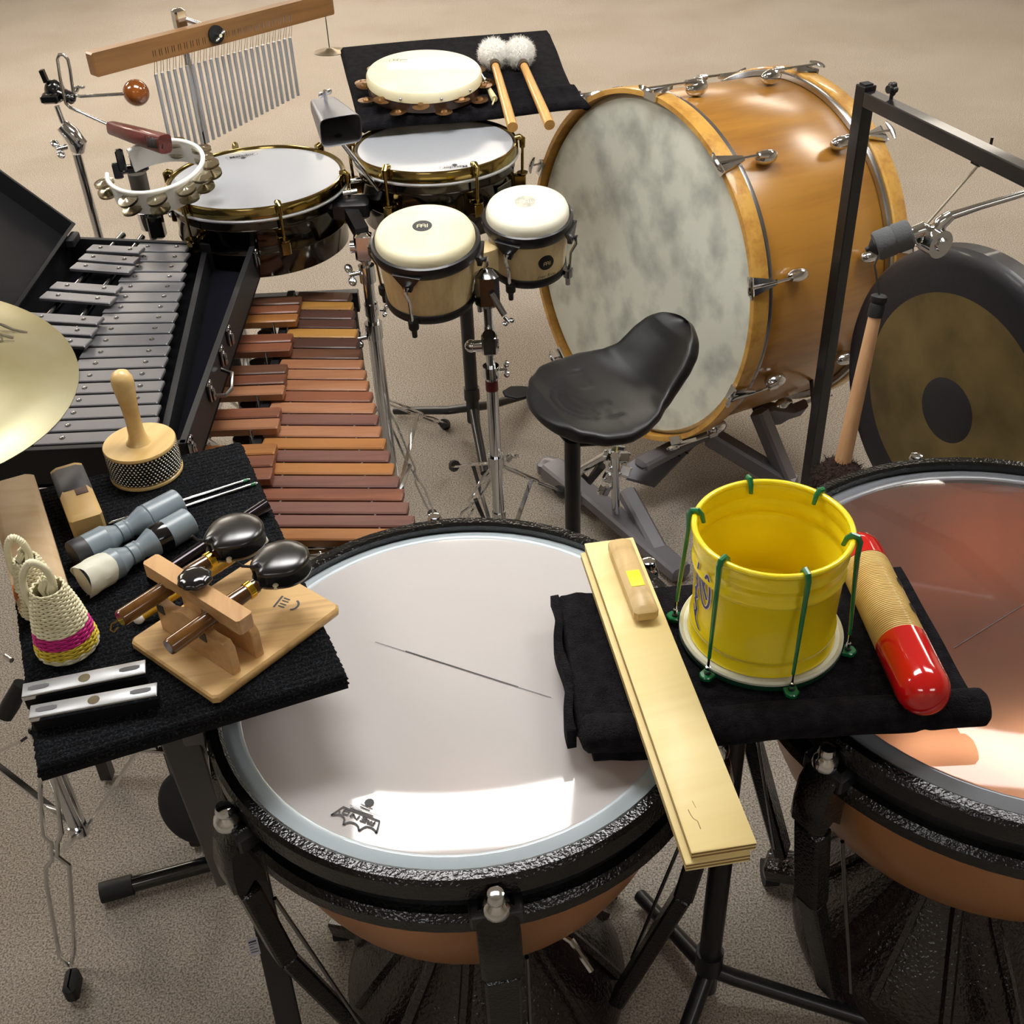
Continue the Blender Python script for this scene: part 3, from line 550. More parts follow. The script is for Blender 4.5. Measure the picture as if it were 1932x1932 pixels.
# ================================================================ timbales
def timbale(c, r, h, label, marks, nl, a0, prn):
    t = thing('timbale', label, 'drum', c); M = T(*c)
    pr_ = [(r - .006, -.02), (r - .003, -.03), (r - .003, -.05), (r - .0005, -.054), (r - .003, -.058), (r - .003, -.105), (r - .0005, -.109), (r - .003, -.113), (r - .003, -h + .004), (r - .008, -h), (r - .014, -h)]
    MB().lathe(M, pr_[::-1], 96).build('shell', nickel, t, 60)
    MB().lathe(M, [(r - .02, -h - .0), (r - .012, -.02)][::-1], 96).build('inner_wall', nickel, t, 60)
    MB().lathe(M, [(r - .002, -.022), (r + .001, -.001), (r + .003, .0015), (r + .006, .001), (r + .0085, -.003), (r + .0085, -.022), (r + .006, -.024)][::-1], 96).build('hoop', brass, t, 40)
    MB().ring(T(c[0], c[1], c[2] - .0275), r + .006, .0042, 96, 8).build('flesh_ring', mat('bright_ring', '#d6d8dc', .3, .6) if 'bright_ring' not in bpy.data.materials else bpy.data.materials['bright_ring'], t)
    MB().lathe(M, [(0, -.004), (r * .5, -.004), (r - .004, -.004), (r - .001, -.010)][::-1], 96).build('drumhead', timbhead, t, 30)
    for k in range(nl):
        a = math.radians(a0 + 360 / nl * k); d = Vector((math.cos(a), math.sin(a), 0)); s = Vector((-d.y, d.x, 0)); cc = Vector(c); z = Vector((0, 0, 1))
        MB().tube([cc + d * (r + .002) + z * .006, cc + d * (r + .012) + z * .008, cc + d * (r + .018) + z * .004, cc + d * (r + .018) - z * .016], [.0065, .0075, .0075, .0065], 10).build('hook', brass, t)
        MB().cyl(cc + d * (r + .018) - z * .016, cc + d * (r + .016) - z * .074, .0035, n=10).build('tension_rod', brass, t)
        lg = MB(); lg.rbox(frame(cc + d * (r + .010) - z * .094, z, d), .028, .022, .032, .003); lg.cyl(cc + d * (r + .016) - z * .078, cc + d * (r + .016) - z * .074, .012, .013, 16); lg.build('lug', brass, t)
    if marks:
        (u0, v0), (u1, v1), flip = marks; p = at((u0 + u1) / 2, (v0 + v1) / 2, c[2]); a = at(u1, v1, c[2]) - at(u0, v0, c[2]); L_ = a.length
        Mp = frame((p.x, p.y, c[2] - .0030), (0, 0, 1), a * (-1 if flip else 1))
        m_ = MB(); text('Matador', L_ * .235, Mp @ T(0, L_ * .03, 0), m_, bold=.0003)
        k = L_ / 2
        m_.ribbon(Mp, [(-k, L_ * .15), (k, L_ * .15), (k * .96, -L_ * .08), (k * .5, -L_ * .13), (0, -L_ * .15), (-k * .5, -L_ * .13), (-k * .96, -L_ * .08), (-k, L_ * .15)], .001, 0)
        m_.lathe(Mp @ T(0, -L_ * .17, 0), [(0, 0), (.006, 0)], 10)
        m_.build('printed_name', printm, t, 0)
    return t
T1 = (-.5497, 2.5715, 1.02); T2 = (-.137, 2.616, 1.06)
tb1 = timbale(T1, .196, .165, 'larger brass-rimmed timbale with dark nickel shell, left of the pair', ((427, 297), (486, 287), False), 6, -68, 0)
tb2 = timbale(T2, .182, .165, 'smaller brass-rimmed timbale with dark nickel shell, right of the pair', ((888, 309), (829, 314), False), 6, -62, 0)
# badge on the smaller timbale
a = math.radians(-32); bd = MB(); pb = Vector(T2) + Vector((math.cos(a), math.sin(a), 0)) * .181 + Vector((0, 0, -.08))
bd.rbox(frame(pb, (math.cos(a), math.sin(a), 0), (-math.sin(a), math.cos(a), 0)), .06, .026, .002, .0006); bd.build('name_badge', mat('badge', '#3a3320', .3, .8), tb2, 0)
def wing(mb, p, d, s=.014):
    p = Vector(p); d = Vector(d).normalized(); q = d.orthogonal().normalized()
    mb.cyl(p - d * s * .8, p + d * s * .5, s * .32, n=10)
    for k in (1, -1): mb.ball(frame(p + q * k * s * .8 + d * s * .3, d, q), s * .6, 1, .35, .8, 10, 8)
    return mb
def tripod(parent, x, y, hub, foot_z, feet, w_=.011, plain=False, footr=.017):
    for f_ in feet:
        f_ = Vector(f_); h = Vector((x, y, hub)); d = (f_ - h); d.normalize(); s = d.cross(Vector((0, 0, 1))).normalized()
        L_ = (f_ - h).length
        lg = MB(); a_ = h + d * .02
        for k in (1, -1):
            lg.tube([a_ + s * k * .004, a_ + d * .05 + s * k * w_, a_ + d * (L_ * .47) + s * k * w_, a_ + d * (L_ * .52) + s * k * .004, a_ + d * (L_ * .58) + s * k * .004, a_ + d * (L_ * .63) + s * k * w_ * 1.1, f_ - d * .05 + s * k * w_ * .8, f_ - d * .02], .0032, 6)
        lg.build('leg', chrome, parent)
        MB().tube([f_ - d * .035 + Vector((0, 0, .004)), f_ + Vector((0, 0, .004)), f_ + Vector((d.x * .01, d.y * .01, -.008))], [footr * .8, footr, footr * .9], 10).build('rubber_foot', rubber, parent)
        m_ = h.lerp(f_, .5); MB().bar(m_, (x, y, max(hub * .35, .08)), .01, .004).build('brace', chrome, parent)
# timbale stand
sx, sy = -.305, 2.425
tst = thing('timbale_stand', 'chrome tripod stand rising between the two brass-rimmed timbales', 'drum stand', (sx, sy, 0))
MB().cyl((sx, sy, .66), (sx, sy, .93), .0125, n=20).build('upper_tube', chrome, tst)
MB().cyl((sx, sy, .1), (sx, sy, .68), .0165, n=20).build('lower_tube', chrome, tst)
MB().cyl((sx, sy, .67), (sx, sy, .71), .02, .021, 20).build('collar', chrome, tst)
m_ = MB(); wing(m_, (sx - .03, sy - .015, .84), (-1, -.4, 0), .02); m_.cyl((sx, sy, .815), (sx, sy, .855), .019, n=16); m_.build('wing_bolt', chrome, tst)
m_ = MB(); wing(m_, (sx + .03, sy - .01, .745), (1, -.3, 0), .012); m_.cyl((sx, sy, .73), (sx, sy, .76), .016, n=16); m_.build('wing_bolt', chrome, tst)
m_ = MB(); wing(m_, (sx - .032, sy - .01, .675), (-1, -.3, 0), .018); m_.build('wing_bolt', darkchrome, tst)
m_ = MB(); m_.rbox(T(-.335, 2.52, .955), .085, .06, .04, .006); m_.bar((sx, sy, .93), (-.335, 2.5, .95), .03, .03); m_.build('mount_block', blackm, tst)
m_ = MB(); m_.rbox(T(sx, sy, .9), .04, .034, .07, .008); m_.cyl((sx - .03, sy, .9), (sx + .03, sy, .9), .014); m_.build('tilter', chrome, tst)
m_ = MB(); m_.cyl((-.352, 2.53, .985), (-.32, 2.54, .985), .006); m_.cyl((-.36, 2.56, 1.0), (-.31, 2.57, 1.0), .006); m_.build('cross_rod', chrome, tst)
def at0(u, v): return at(u, v, .012)
tripod(tst, sx, sy, .5, 0, [at0(840, 802), at(822, 985, .05), (sx - .3, sy + .05, .012)], .016)

# cowbell between the timbales
cbp = aty(627, 222, 2.36)
cow = thing('cowbell', 'silver grey cowbell mounted between the timbales', 'cowbell', cbp)
mo = Vector((.36, -.9, -.16)).normalized(); rt = Vector((1, .12, -.05)); rt = (rt - mo * rt.dot(mo)).normalized(); up_ = rt.cross(mo) * -1
if up_.z < 0: up_ = -up_
def cwl(s_, w_, h_, n=24):
    P_ = []
    for i in range(n):
        a = 2 * PI * i / n; c_, s2 = math.cos(a), math.sin(a); e = .35
        P_.append((abs(c_) ** e * (1 if c_ > 0 else -1) * w_ / 2, abs(s2) ** e * (1 if s2 > 0 else -1) * h_ / 2))
    return [cbp + mo * s_ + rt * x + up_ * y for x, y in P_]
secs = [cwl(-.065, .052, .026), cwl(-.06, .056, .03), cwl(.06, .087, .062), cwl(.058, .083, .058), cwl(-.056, .05, .026)]
m_ = MB(); V = [tuple(p) for s2 in secs for p in s2]; F = [tuple(range(24))] + [(r_ * 24 + i, r_ * 24 + (i + 1) % 24, (r_ + 1) * 24 + (i + 1) % 24, (r_ + 1) * 24 + i) for r_ in range(4) for i in range(24)] + [tuple(range(4 * 24, 5 * 24))]
m_.add(V, F); m_.build('bell_body', mat('brushed_steel', '#8b8b90', .42, .8), cow, 30)
m_ = MB(); wing(m_, cbp - mo * .04 + up_ * .03, up_, .013); m_.cyl(cbp - mo * .04 + up_ * .0, cbp - mo * .04 + up_ * .04, .004); m_.build('wing_screw', chrome, cow)
MB().lathe(frame(cbp + mo * .035 - up_ * .022, up_, rt), [(0, 0), (.008, 0)], 14).build('clamp_hole', rubber, cow, 0)
MB().cyl(cbp - up_ * .03 + mo * .02, Vector((cbp.x + .075, cbp.y + .16, .97)), .005).build('mounting_rod', chrome, cow)

# ================================================================ bongos
def bongo(par, c, n_, r, h, rb, label_):
    M = frame(c, n_, (1, 0, 0)); z = M.to_3x3() @ Vector((0, 0, 1))
    skin = cream if rb else creamw
    MB().lathe(M, [(0, .026), (r * .55, .0255), (r * .78, .024), (r * .86, .02), (r * .905, .010), (r * .91, -.004)][::-1], 72).build('drumhead', skin, par, 60)
    MB().lathe(M, [(r * .91, -.01), (r * .91, -.001), (r * .95, .002), (r * .99, .0), (r, -.006), (r * .99, -.018), (r * .95, -.026), (r * .9, -.028)][::-1], 72).build('hoop', blackm, par, 50)
    MB().lathe(M, [(r * .895, -.02), (r * .87, -.06), (r * .82, -h + .01), (r * .815, -h)][::-1], 72).build('shell', shellbw, par, 60)
    MB().lathe(M, [(r * .79, -h - .004), (r * .79, -h + .0), (r * .835, -h + .012), (r * .85, -h + .010), (r * .86, -h - .002), (r * .84, -h - .008)][::-1], 72).build('bottom_ring', blackm, par, 40)
    return M
shellbw = wood('bongo_oak', '#dfc998', '#c9ae7c', 0, .4, .3, 10, 26, .7, 'z')
B1 = Vector((-.1501, 2.1933, 1.0098)); B2 = Vector((.0621, 2.3206, 1.0004)); NB = Vector((0, -.17, .985)).normalized()
bon = thing('bongo_drums', 'pair of joined bongo drums with cream heads and pale oak shells', 'bongos', (B1 + B2) / 2 - Vector((0, 0, .14)))
for (c, r, h, rb, angs) in ((B1, .1125, .135, 1, (-109, -12, 165, 75)), (B2, .0975, .125, 0, (-118, -22, 60, 150))):
    M = bongo(bon, c, NB, r, h, rb, '')
    for i, a in enumerate(angs):
        a = math.radians(a); W = lambda q, z: M @ Vector((q * math.cos(a), q * math.sin(a), z)); tn = M.to_3x3() @ Vector((-math.sin(a), math.cos(a), 0))
        m_ = MB(); Mw = frame(W(r * .98, -.026), W(1, 0) - W(0, 0), tn); m_.prism(Mw, [(-.03, .012), (.03, .012), (.02, -.002), (.012, -.012), (.008, -.024), (-.008, -.024), (-.012, -.012), (-.02, -.002)] if (Mw.to_3x3() @ Vector((0, 1, 0))).z > 0 else [(-.03, -.012), (.03, -.012), (.02, .002), (.012, .012), (.008, .024), (-.008, .024), (-.012, .012), (-.02, .002)], -.004, .006, .001); m_.build('hoop_plate', blackm, bon)
        MB().tube([W(r + .004, -.040), W(r + .011, -.034), W(r + .012, -.05), W(r * 1.0, -.075), W(r * .97, -h + .01), W(r * .94, -h - .002)], [.0045, .005, .004, .0035, .0035, .005], 8).build('tension_rod', chrome, bon)
        MB().tube([W(r * .93, -h + .006), W(r * .93, -h - .012), W(r * .93, -h - .018), W(r * .93, -h - .034)], [.011, .011, .006, .0055], 10).build('rod_end', rubber if i % 2 == 0 else darkchrome, bon)
def logo(mb, M, s):
    # round badge mark: two arches with stems and a bar
    mb.ribbon(M, arc(-.3 * s, .05 * s, .2 * s, 180, 0, 10) + [(-.1 * s, -.35 * s)], .09 * s, .0006)
    mb.ribbon(M, [(-.5 * s, .05 * s), (-.5 * s, -.35 * s)], .09 * s, .0006); mb.ribbon(M, [(-.5 * s, -.05 * s), (-.1 * s, -.05 * s)], .09 * s, .0006)
    mb.ribbon(M, arc(.12 * s, .05 * s, .2 * s, 180, 0, 10) + [(.32 * s, -.35 * s)], .09 * s, .0006); mb.ribbon(M, [(-.06 * s, -.05 * s), (.32 * s, -.05 * s)], .09 * s, .0006)
    mb.ribbon(M, [(.52 * s, .28 * s), (.52 * s, -.35 * s)], .09 * s, .0006)
for c, r, mt, pr_ in ((B1, .02, printm, cream), (B2, .022, mat('faded_print', '#a3a094', .6, var=('#c8c5b4', 60, 3)), creamw)):
    M = frame(c, NB, (1, 0, 0)) @ T(-.004, .008, .0262)
    d_ = MB().lathe(M, [(0, .0), (r, 0)][::-1], 32).build('round_print', mt, bon, 0); m_ = MB(); logo(m_, M, r); m_.build('printed_mark', pr_, d_, 0)
# round badge + script on the small bongo's shell
def wrapM(c, n_, a, z, rad, tilt): 
    M = frame(c, n_, (1, 0, 0)); p = M @ Vector((rad * math.cos(a), rad * math.sin(a), z)); o_ = M.to_3x3() @ Vector((math.cos(a), math.sin(a), 0)); tg_ = M.to_3x3() @ Vector((-math.sin(a), math.cos(a), 0)); return frame(p, o_, tg_)
a = math.radians(-66); Mw = wrapM(B2, NB, a, -.07, .0865, 0); d_ = MB().lathe(Mw, [(0, .002), (.017, .001), (.0175, -.004)][::-1], 32).build('round_badge', blackm, bon, 0); m_ = MB(); logo(m_, Mw @ T(0, 0, .002), .0145); m_.build('badge_mark', shellbw, d_, 0)
m_ = MB(); text('Free Ride', .011, wrapM(B2, NB, a, -.104, .0848, 0), m_, shear=.3); m_.build('script_print', printm, bon, 0)
mid = (B1 + B2) / 2 + Vector((0, 0, -.075))
MB().rbox(frame(mid, (0, 0, 1), B2 - B1), .07, .05, .06, .005).build('centre_block', shellbw, bon)
# bongo stand
bx, by = at(921, 600, .83).x, at(921, 600, .83).y
bs = thing('bongo_stand', 'chrome tripod stand with a dark red ring holding the bongos', 'drum stand', (bx, by, 0))
MB().cyl((bx, by, .68), (bx, by, .9), .010, n=20).build('upper_tube', chrome, bs); MB().cyl((bx, by, .3), (bx, by, .7), .0135, n=20).build('lower_tube', chrome, bs)
MB().cyl((bx, by, .655), (bx, by, .68), .0142, n=20).build('red_ring', mat('dark_red', '#5e1218', .4), bs, label='dark red ring')
m_ = MB(); m_.cyl((bx, by, .69), (bx, by, .715), .02, .018, 16); wing(m_, (bx + .03, by - .01, .71), (1, -.2, .2), .014); m_.build('memory_lock', chrome, bs)
m_ = MB(); m_.rbox(T(bx, by, .77), .034, .034, .05, .006); m_.cyl((bx - .036, by, .765), (bx + .02, by, .765), .013); m_.ball(T(bx - .04, by, .765), .014, n=10, m=8); m_.cyl((bx, by - .02, .8), (bx, by + .01, .8), .014); m_.build('tilter', chrome, bs)
m_ = MB(); m_.rbox(T(bx + .002, by - .004, .9), .05, .045, .09, .014); m_.cyl((bx + .01, by - .03, .9), (bx + .035, by - .05, .86), .007); wing(m_, (bx + .04, by - .055, .85), (.5, -.5, -.5), .012); m_.build('clamp', darkchrome, bs)
m_ = MB(); wing(m_, (bx + .035, by - .005, .475), (.6, 0, .8), .016); m_.cyl((bx, by, .45), (bx, by, .48), .019); m_.build('hub', chrome, bs); MB().cyl((bx, by, .3), (bx, by, .32), .016).build('end_collar', chrome, bs)
tripod(bs, bx, by, .46, 0, [at(857, 880, .06), at(1060, 930, .1), at(862, 1000, .1)], .016)

# ================================================================ rear tray with towel, tambourine, two fluffy mallets
TP = Vector((-.17, 2.98, 1.12)); tt = math.radians(7); TN = Vector((0, -math.sin(tt), math.cos(tt)))
def tr(u, v, h=0): return atp(u, v, TP + TN * h, TN)
pst = at(892, 768, .1); tys = thing('tray_stand', 'black round-tube stand under the rear tray with the towel', 'music stand', (pst.x, pst.y, 0))
MB().cyl((pst.x, pst.y, .05), (pst.x, pst.y, .6), .02, n=20).cyl((pst.x, pst.y, .6), (pst.x, pst.y, 1.06), .015, n=20).build('post', blackm, tys)
MB().cyl((pst.x, pst.y, .13), (pst.x, pst.y, .17), .024, n=20).build('collar', blackpl, tys)
for u, v in ((745, 775), (1003, 742), (915, 893)):
    e = at(u, v, .02); MB().tube([(pst.x, pst.y, .1), Vector((pst.x, pst.y, .09)).lerp(e, .3), e], [.014, .014, .013], 10).build('leg', blackm, tys)
deskp = [tr(646, 100, -.012), tr(1030, 64, -.012), tr(1078, 196, -.012), tr(690, 238, -.012)]
Mt = frame(TP - TN * .014, TN, (1, 0, 0)); iv = Mt.inverted()
MB().prism(Mt, [((iv @ p).x, (iv @ p).y) for p in deskp][::-1], -.008, 0).build('desk', blackm, tys, 0)
tl = MB(); c_ = [tr(640, 92, .0), tr(1037, 57, .0), tr(1092, 197, .0), tr(680, 243, .0)]
def tow(u, v):
    a = c_[0].lerp(c_[1], u); b = c_[3].lerp(c_[2], u); p = a.lerp(b, v)
    wv = .004 * math.sin(u * 9) * v + .003 * math.sin(v * 14 + u * 4)
    if v > .75 and u > .5: p = p + Vector((.03 * (v - .75) * (u - .5) * 8, 0, 0))
    lip = .010 * math.exp(-((v - .84) / .03) ** 2); edge = min(1, min(u, 1 - u) / .012, min(v, 1 - v) / .02)
    return p + TN * (wv * .6 + lip + .014 * edge ** .5 - .008)
tl.grid(tow, 60, 50)
tl2 = MB(); tl2.grid(lambda u, v: tow(u, v) - TN * .012, 60, 50)
o = tl.build('towel', towel, None, 60); q = o.modifiers.new('s', 'SOLIDIFY'); q.thickness = .014; q.offset = 1
tag(o, 'black towel spread over the rear tray, under the cream tambourine', 'towel'); origin_to(o, c_[3])
# tambourine
tc_ = Vector((-.171, 3.03, 1.108)); tc_ = atp(800, 134, TP + TN * .058, TN); rT = .137 * (tc_ - CP).length / (Vector((-.1557, 2.7545, 1.1845)) - CP).length * .92 / 1.0
rT = .139
MT = frame(tc_, Vector((.03, -.10, .99)), (1, 0, 0))
tam = thing('tambourine', 'cream skin-headed tambourine with bronze jingles on the rear black towel', 'tambourine', M=MT @ T(0, 0, -.045))
MB().lathe(MT, [(0, .001), (rT * .9, .001), (rT - .004, 0), (rT, -.006), (rT, -.022), (rT - .003, -.022)][::-1], 72).build('drumhead', cream, tam, 50)
MB().lathe(MT, [(rT - .002, -.02), (rT - .002, -.045), (rT - .009, -.045), (rT - .009, -.01)], 72).build('frame', mat('dark_wood_frame', '#3a2417', .4, 0, .3), tam, 40)
k = 0
for row, z in ((0, -.024), (1, -.038)):
    for i in range(9):
        a = math.radians(i * 40 + (20 if row else 0) - 92); p = MT @ Vector(((rT + .006 + row * .010) * math.cos(a), (rT + .006 + row * .010) * math.sin(a), z)); 
        Mj = frame(p, MT.to_3x3() @ Vector((random.uniform(-.12, .12), random.uniform(-.12, .12), 1)), (1, 0, 0))
        j = MB().lathe(Mj, [(0, .006), (.006, .0055), (.009, .001), (.0205, 0)], 20).lathe(Mj, [(0, -.006), (.006, -.0055), (.009, -.002), (.0205, -.001)][::-1], 20)
        j.build('jingle', mat('jingle_bronze', '#8d6b47', .35, 1) if k == 0 else bpy.data.materials['jingle_bronze'], tam, 40); k = 1
for a in (-112, -72, -38):
    a = math.radians(a); MB().ball(T(*(MT @ Vector((rT * math.cos(a), rT * math.sin(a), -.014)))), .0038, n=10, m=6).build('tack', steel, tam)
m_ = MB(); Mp = MT @ T(-.072, .062, .0016); m_.ribbon(Mp, arc(0, 0, .014, 0, 360, 18), .0009); m_.ribbon(Mp, [(-.02, .0), (.02, 0)], .0009); text('RE', .014, Mp @ T(.002, .006, 0), m_); m_.ribbon(Mp, [(.014, -.008), (.03, -.008)], .002); m_.ribbon(Mp, [(.014, .006), (.03, .006)], .002); m_.build('printed_mark', printm, tam, 0)
m_ = MB().tube([tr(908, 140, .05), tr(914, 150, .04), tr(921, 152, .03)], .0025, 6); m_.build('thong', darkchrome, tam)
m_ = MB(); m_.tube([tr(915, 148, .025), tr(921, 165, .022), tr(933, 187, .018)], [.003, .0055, .008], 10).cyl(tr(933, 187, .018), tr(929, 197, .016), .002)
sk = m_.build('stick', mat('bone', '#d9cf9e', .5), None); tag(sk, 'short cream tapered peg lying between the cream tambourine and the fluffy mallets', 'peg'); origin_to(sk, tr(921, 165, .02))
for (hu, hv_), (su, sv), (eu, ev), nm in (((931, 102), (931, 112), (967, 240), 'fluffy white-headed mallet beside the cream tambourine, left of the two'), ((980, 100), (983, 112), (1037, 236), 'fluffy white-headed mallet on the rear towel, right one nearest the big drum')):
    hc = tr(hu, hv_, .042); s0 = tr(su, sv, .036); s1 = tr(eu, ev, .016); d = (s1 - s0).normalized(); s1 = s0 + d * (s1 - s0).length
    t = thing('fluffy_mallet', nm, 'mallet', hc - TN * .03)
    MB().cyl(s0 + d * .028, s1, .0095, .0125, 20).build('handle', wood('mallet_maple', '#d6a560', '#bf8a48', 0, .35, .4, 10, 14, .5, 'y') if 'mallet_maple' not in bpy.data.materials else bpy.data.materials['mallet_maple'], t)
    MB().cyl(s0 + d * .022, s0 + d * .038, .0125, n=20).build('ferrule', mat('dark_ferrule', '#4a3a2a', .4) if 'dark_ferrule' not in bpy.data.materials else bpy.data.materials['dark_ferrule'], t)
    random.seed(int(hu)); MB().ball(T(*hc), .036, 1.05, 1, .95, 28, 20, f=lambda p: p * (1 + .05 * math.sin(9 * math.atan2(p.y, p.x) + p.z * 120) + random.uniform(-.02, .02))).build('fleece_head', fleece, t, 80)
    shag(MB(), hc, .036, 1500, .012, .0006).build('fleece_strands', fleece, t, 0, kind='stuff')

# ================================================================ mark tree (bar chimes)
CZ = 1.25
ca, cb2 = at(171, 122, CZ), at(612, 8, CZ); cd = (cb2 - ca); cd.z = 0; CL = cd.length; cd.normalize(); cn = Vector((cd.y, -cd.x, 0))
if cn.y > 0: cn = -cn
chm = thing('bar_chimes', 'row of silver bar chimes hanging from a brown wooden bar', 'chimes', ca)
wb = wood('chime_bar_wood', '#8a6238', '#6a4826', math.atan2(cd.y, cd.x), .45, .15, 14, 16, .8)
ce = ca + cd * (CL + .02)
Mb_ = frame(ca, cd, cn); MB().prism(Mb_, [(-.014, -.026), (.014, -.026), (.014, .026), (-.014, .026)], 0, CL + .02, .004).build('wooden_bar', wb, chm, 0)
NCH = 24; t0 = aty(292, 100, 0); 
def on_bar(u):  # parameter along the bar at a pixel column, seen just below the bar
    best = None
    for i in range(400):
        p = ca + cd * (CL * i / 400); r_ = p - CP; x = CU + FPX * r_.dot(AX) / r_.dot(FW)
        if best is None or abs(x - u) < best[0]: best = (abs(x - u), CL * i / 400)
    return best[1]
u0_, u1_ = on_bar(283), on_bar(540)
for i in range(NCH):
    f = i / (NCH - 1); p = ca + cd * (u0_ + (u1_ - u0_) * f); ln = .205 - .06 * f; top = p + Vector((0, 0, -.056 - .0 * f)); tb = MB().tube([top, top + Vector((0, 0, -ln))], .0045, 10)
    o = tb.build('chime_tube', bpy.data.materials['chime_alu'] if i else mat('chime_alu', '#c4c6cb', .3, .6), chm)
    ln_ = MB()
    for s_ in (-1, 1): ln_.tube([p + Vector((0, 0, -.0)) + cn * .0155 * 1 + cd * .003 * s_, p + cn * .012 + Vector((0, 0, -.028)) + cd * .003 * s_, top + cd * .004 * s_ + Vector((0, 0, -.004))], .0007, 4)
    ln_.build('string', darkchrome, o)
cpx = ca + cd * on_bar(366) - cn * .05; cp_ = Vector((cpx.x, cpx.y, 0)); clk = ca + cd * on_bar(400)
m_ = MB(); m_.cyl(clk + cn * .015, clk + cn * .021, .021, n=24); m_.build('washer', rubber, chm); m_ = MB(); wing(m_, clk + cn * .03, cn, .014); m_.build('wing_nut', chrome, chm)
cst = thing('chime_stand', 'chrome pole stand holding the wooden chime bar', 'stand', (cp_.x, cp_.y, 0))
MB().cyl((cp_.x, cp_.y, .6), (cp_.x, cp_.y, CZ + .02), .0085).build('upper_tube', chrome, cst); MB().cyl((cp_.x, cp_.y, .1), (cp_.x, cp_.y, .95), .013).build('lower_tube', chrome, cst)
m_ = MB(); m_.rbox(frame((cp_.x, cp_.y, CZ + .035), (0, 0, 1), cd), .03, .025, .05, .006); m_.cyl((cp_.x, cp_.y, CZ + .04), clk - cn * .018 + Vector((0, 0, .012)), .006); m_.cyl(clk - cn * .03, clk - cn * .015, .02, n=20); m_.build('clamp', chrome, cst)
tripod(cst, cp_.x, cp_.y, .4, 0, [(cp_.x + .25 * math.cos(a), cp_.y + .25 * math.sin(a), .012) for a in (.5, 2.6, 4.7)])
# finger cymbal hanging from the far end of the bar
fe = ca + cd * (on_bar(614)); fr_ = aty(623, 66, fe.y)
fc = thing('finger_cymbal', 'small thin bronze disc hanging on a rod below the far end of the chime bar', 'cymbal', Vector((fe.x, fe.y, fe.z - .11)))
zc = fe.z - .115
MB().lathe(T(fe.x, fe.y, zc), [(.042, -.001), (.016, .003), (.01, .007), (0, .0085)][::1], 36).lathe(T(fe.x, fe.y, zc), [(.042, -.0024), (0, -.001)][::-1], 36).build('disc', jing, fc, 40)
MB().cyl((fe.x, fe.y, zc + .006), (fe.x, fe.y, fe.z + .024), .0015, n=8).build('rod', darkchrome, fc); MB().rbox(T(fe.x, fe.y, fe.z + .0255), .03, .02, .002, .0005).build('yellow_tape', yellowm, fc)

# ================================================================ vibraslap on its stand
yv = 2.62
vs_ = thing('vibraslap', 'vibraslap with shiny brown wooden ball, bent chrome rod and reddish wooden box', 'vibraslap', aty(257, 175, yv))
MB().ball(T(*aty(257, 175, yv)), .0285, n=28, m=18).build('ball', mat('ball_wood', '#8a4a14', .15, 0, .9, var=('#5f2c0a', 14, 3)), vs_)
MB().tube([aty(237, 177, yv), aty(152, 182, yv), aty(143, 180, yv), aty(138, 172, yv), aty(132, 130, yv), aty(128, 112, yv), aty(120, 103, yv), aty(112, 103, yv + .01), aty(108, 112, yv + .01), aty(114, 150, yv), aty(124, 195, yv), aty(132, 203, yv), aty(206, 236, yv - .06)], .0036, 10).build('bent_rod', chrome, vs_)
bA, bB_ = aty(208, 240, yv - .08), aty(312, 272, yv - .2); bd_ = (bB_ - bA).normalized(); Mbx = frame(bA, bd_, (0, .2, 1))
bw = wood('rosewood_box', '#6a2f2c', '#4a1c1c', 0, .35, .35, 6, 24, .8)
m_ = MB(); L_ = (bB_ - bA).length
secs = [(0, .010, .012), (.006, .013, .014), (L_ * .55, .018, .0175), (L_, .017, .02)]
V = []
for z_, a, b in secs:
    for i in range(12): q = 2 * PI * i / 12; c1_, s1_ = math.cos(q), math.sin(q); V.append(tuple(Mbx @ Vector((abs(c1_) ** .5 * (1 if c1_ > 0 else -1) * b, abs(s1_) ** .5 * (1 if s1_ > 0 else -1) * a, z_))))
F = [tuple(range(11, -1, -1))] + [(r_ * 12 + i, r_ * 12 + (i + 1) % 12, (r_ + 1) * 12 + (i + 1) % 12, (r_ + 1) * 12 + i) for r_ in range(3) for i in range(12)] + [tuple(range(36, 48))]
m_.add(V, F); bx_ = m_.build('resonator_box', bw, vs_, 40)
cs = (aty(286, 266, yv) - CP).normalized()
MB().rbox(frame(aty(293, 270, yv - .203) - cs * .004, -cs, (1, -.1, -.12)), .032, .020, .004, .0015).build('box_opening', mat('box_dark', '#160b09', .7), bx_)
m_ = MB()
for i in range(3): p = aty(275 + i * 7, 263 + i * 1.5, yv - .205) - cs * .011; m_.cyl(p + Vector((0, 0, .008)), p - Vector((0, 0, .009)), .0006, n=5)
p = aty(291, 262, yv - .21) - cs * .011; m_.cyl(p - Vector((.008, 0, 0)), p + Vector((.008, 0, 0)), .0006, n=5); m_.build('rattle_pin', steel, bx_)
vst = thing('clamp_stand', 'chrome stand with black ball clamp holding the vibraslap, far left', 'stand', (aty(112, 210, yv + .02).x, yv + .02, 0))
vx = aty(104, 172, yv + .03)
m_ = MB(); m_.ball(T(*vx), .026, .9, .8, 1, 14, 10); m_.cyl(vx, aty(136, 185, yv + .01), .014, n=12); m_.ball(T(*aty(136, 186, yv + .0)), .009, n=10, m=8); m_.bar(aty(88, 155, yv + .02), aty(78, 132, yv + .02), .012, .01); m_.rbox(T(*aty(96, 185, yv + .01)), .04, .03, .02, .004)
m_.build('ball_clamp', blackgl, vst); m_ = MB(); wing(m_, aty(147, 167, yv + .02), (.6, -.4, .7), .012); m_.build('wing_nut', chrome, vst)
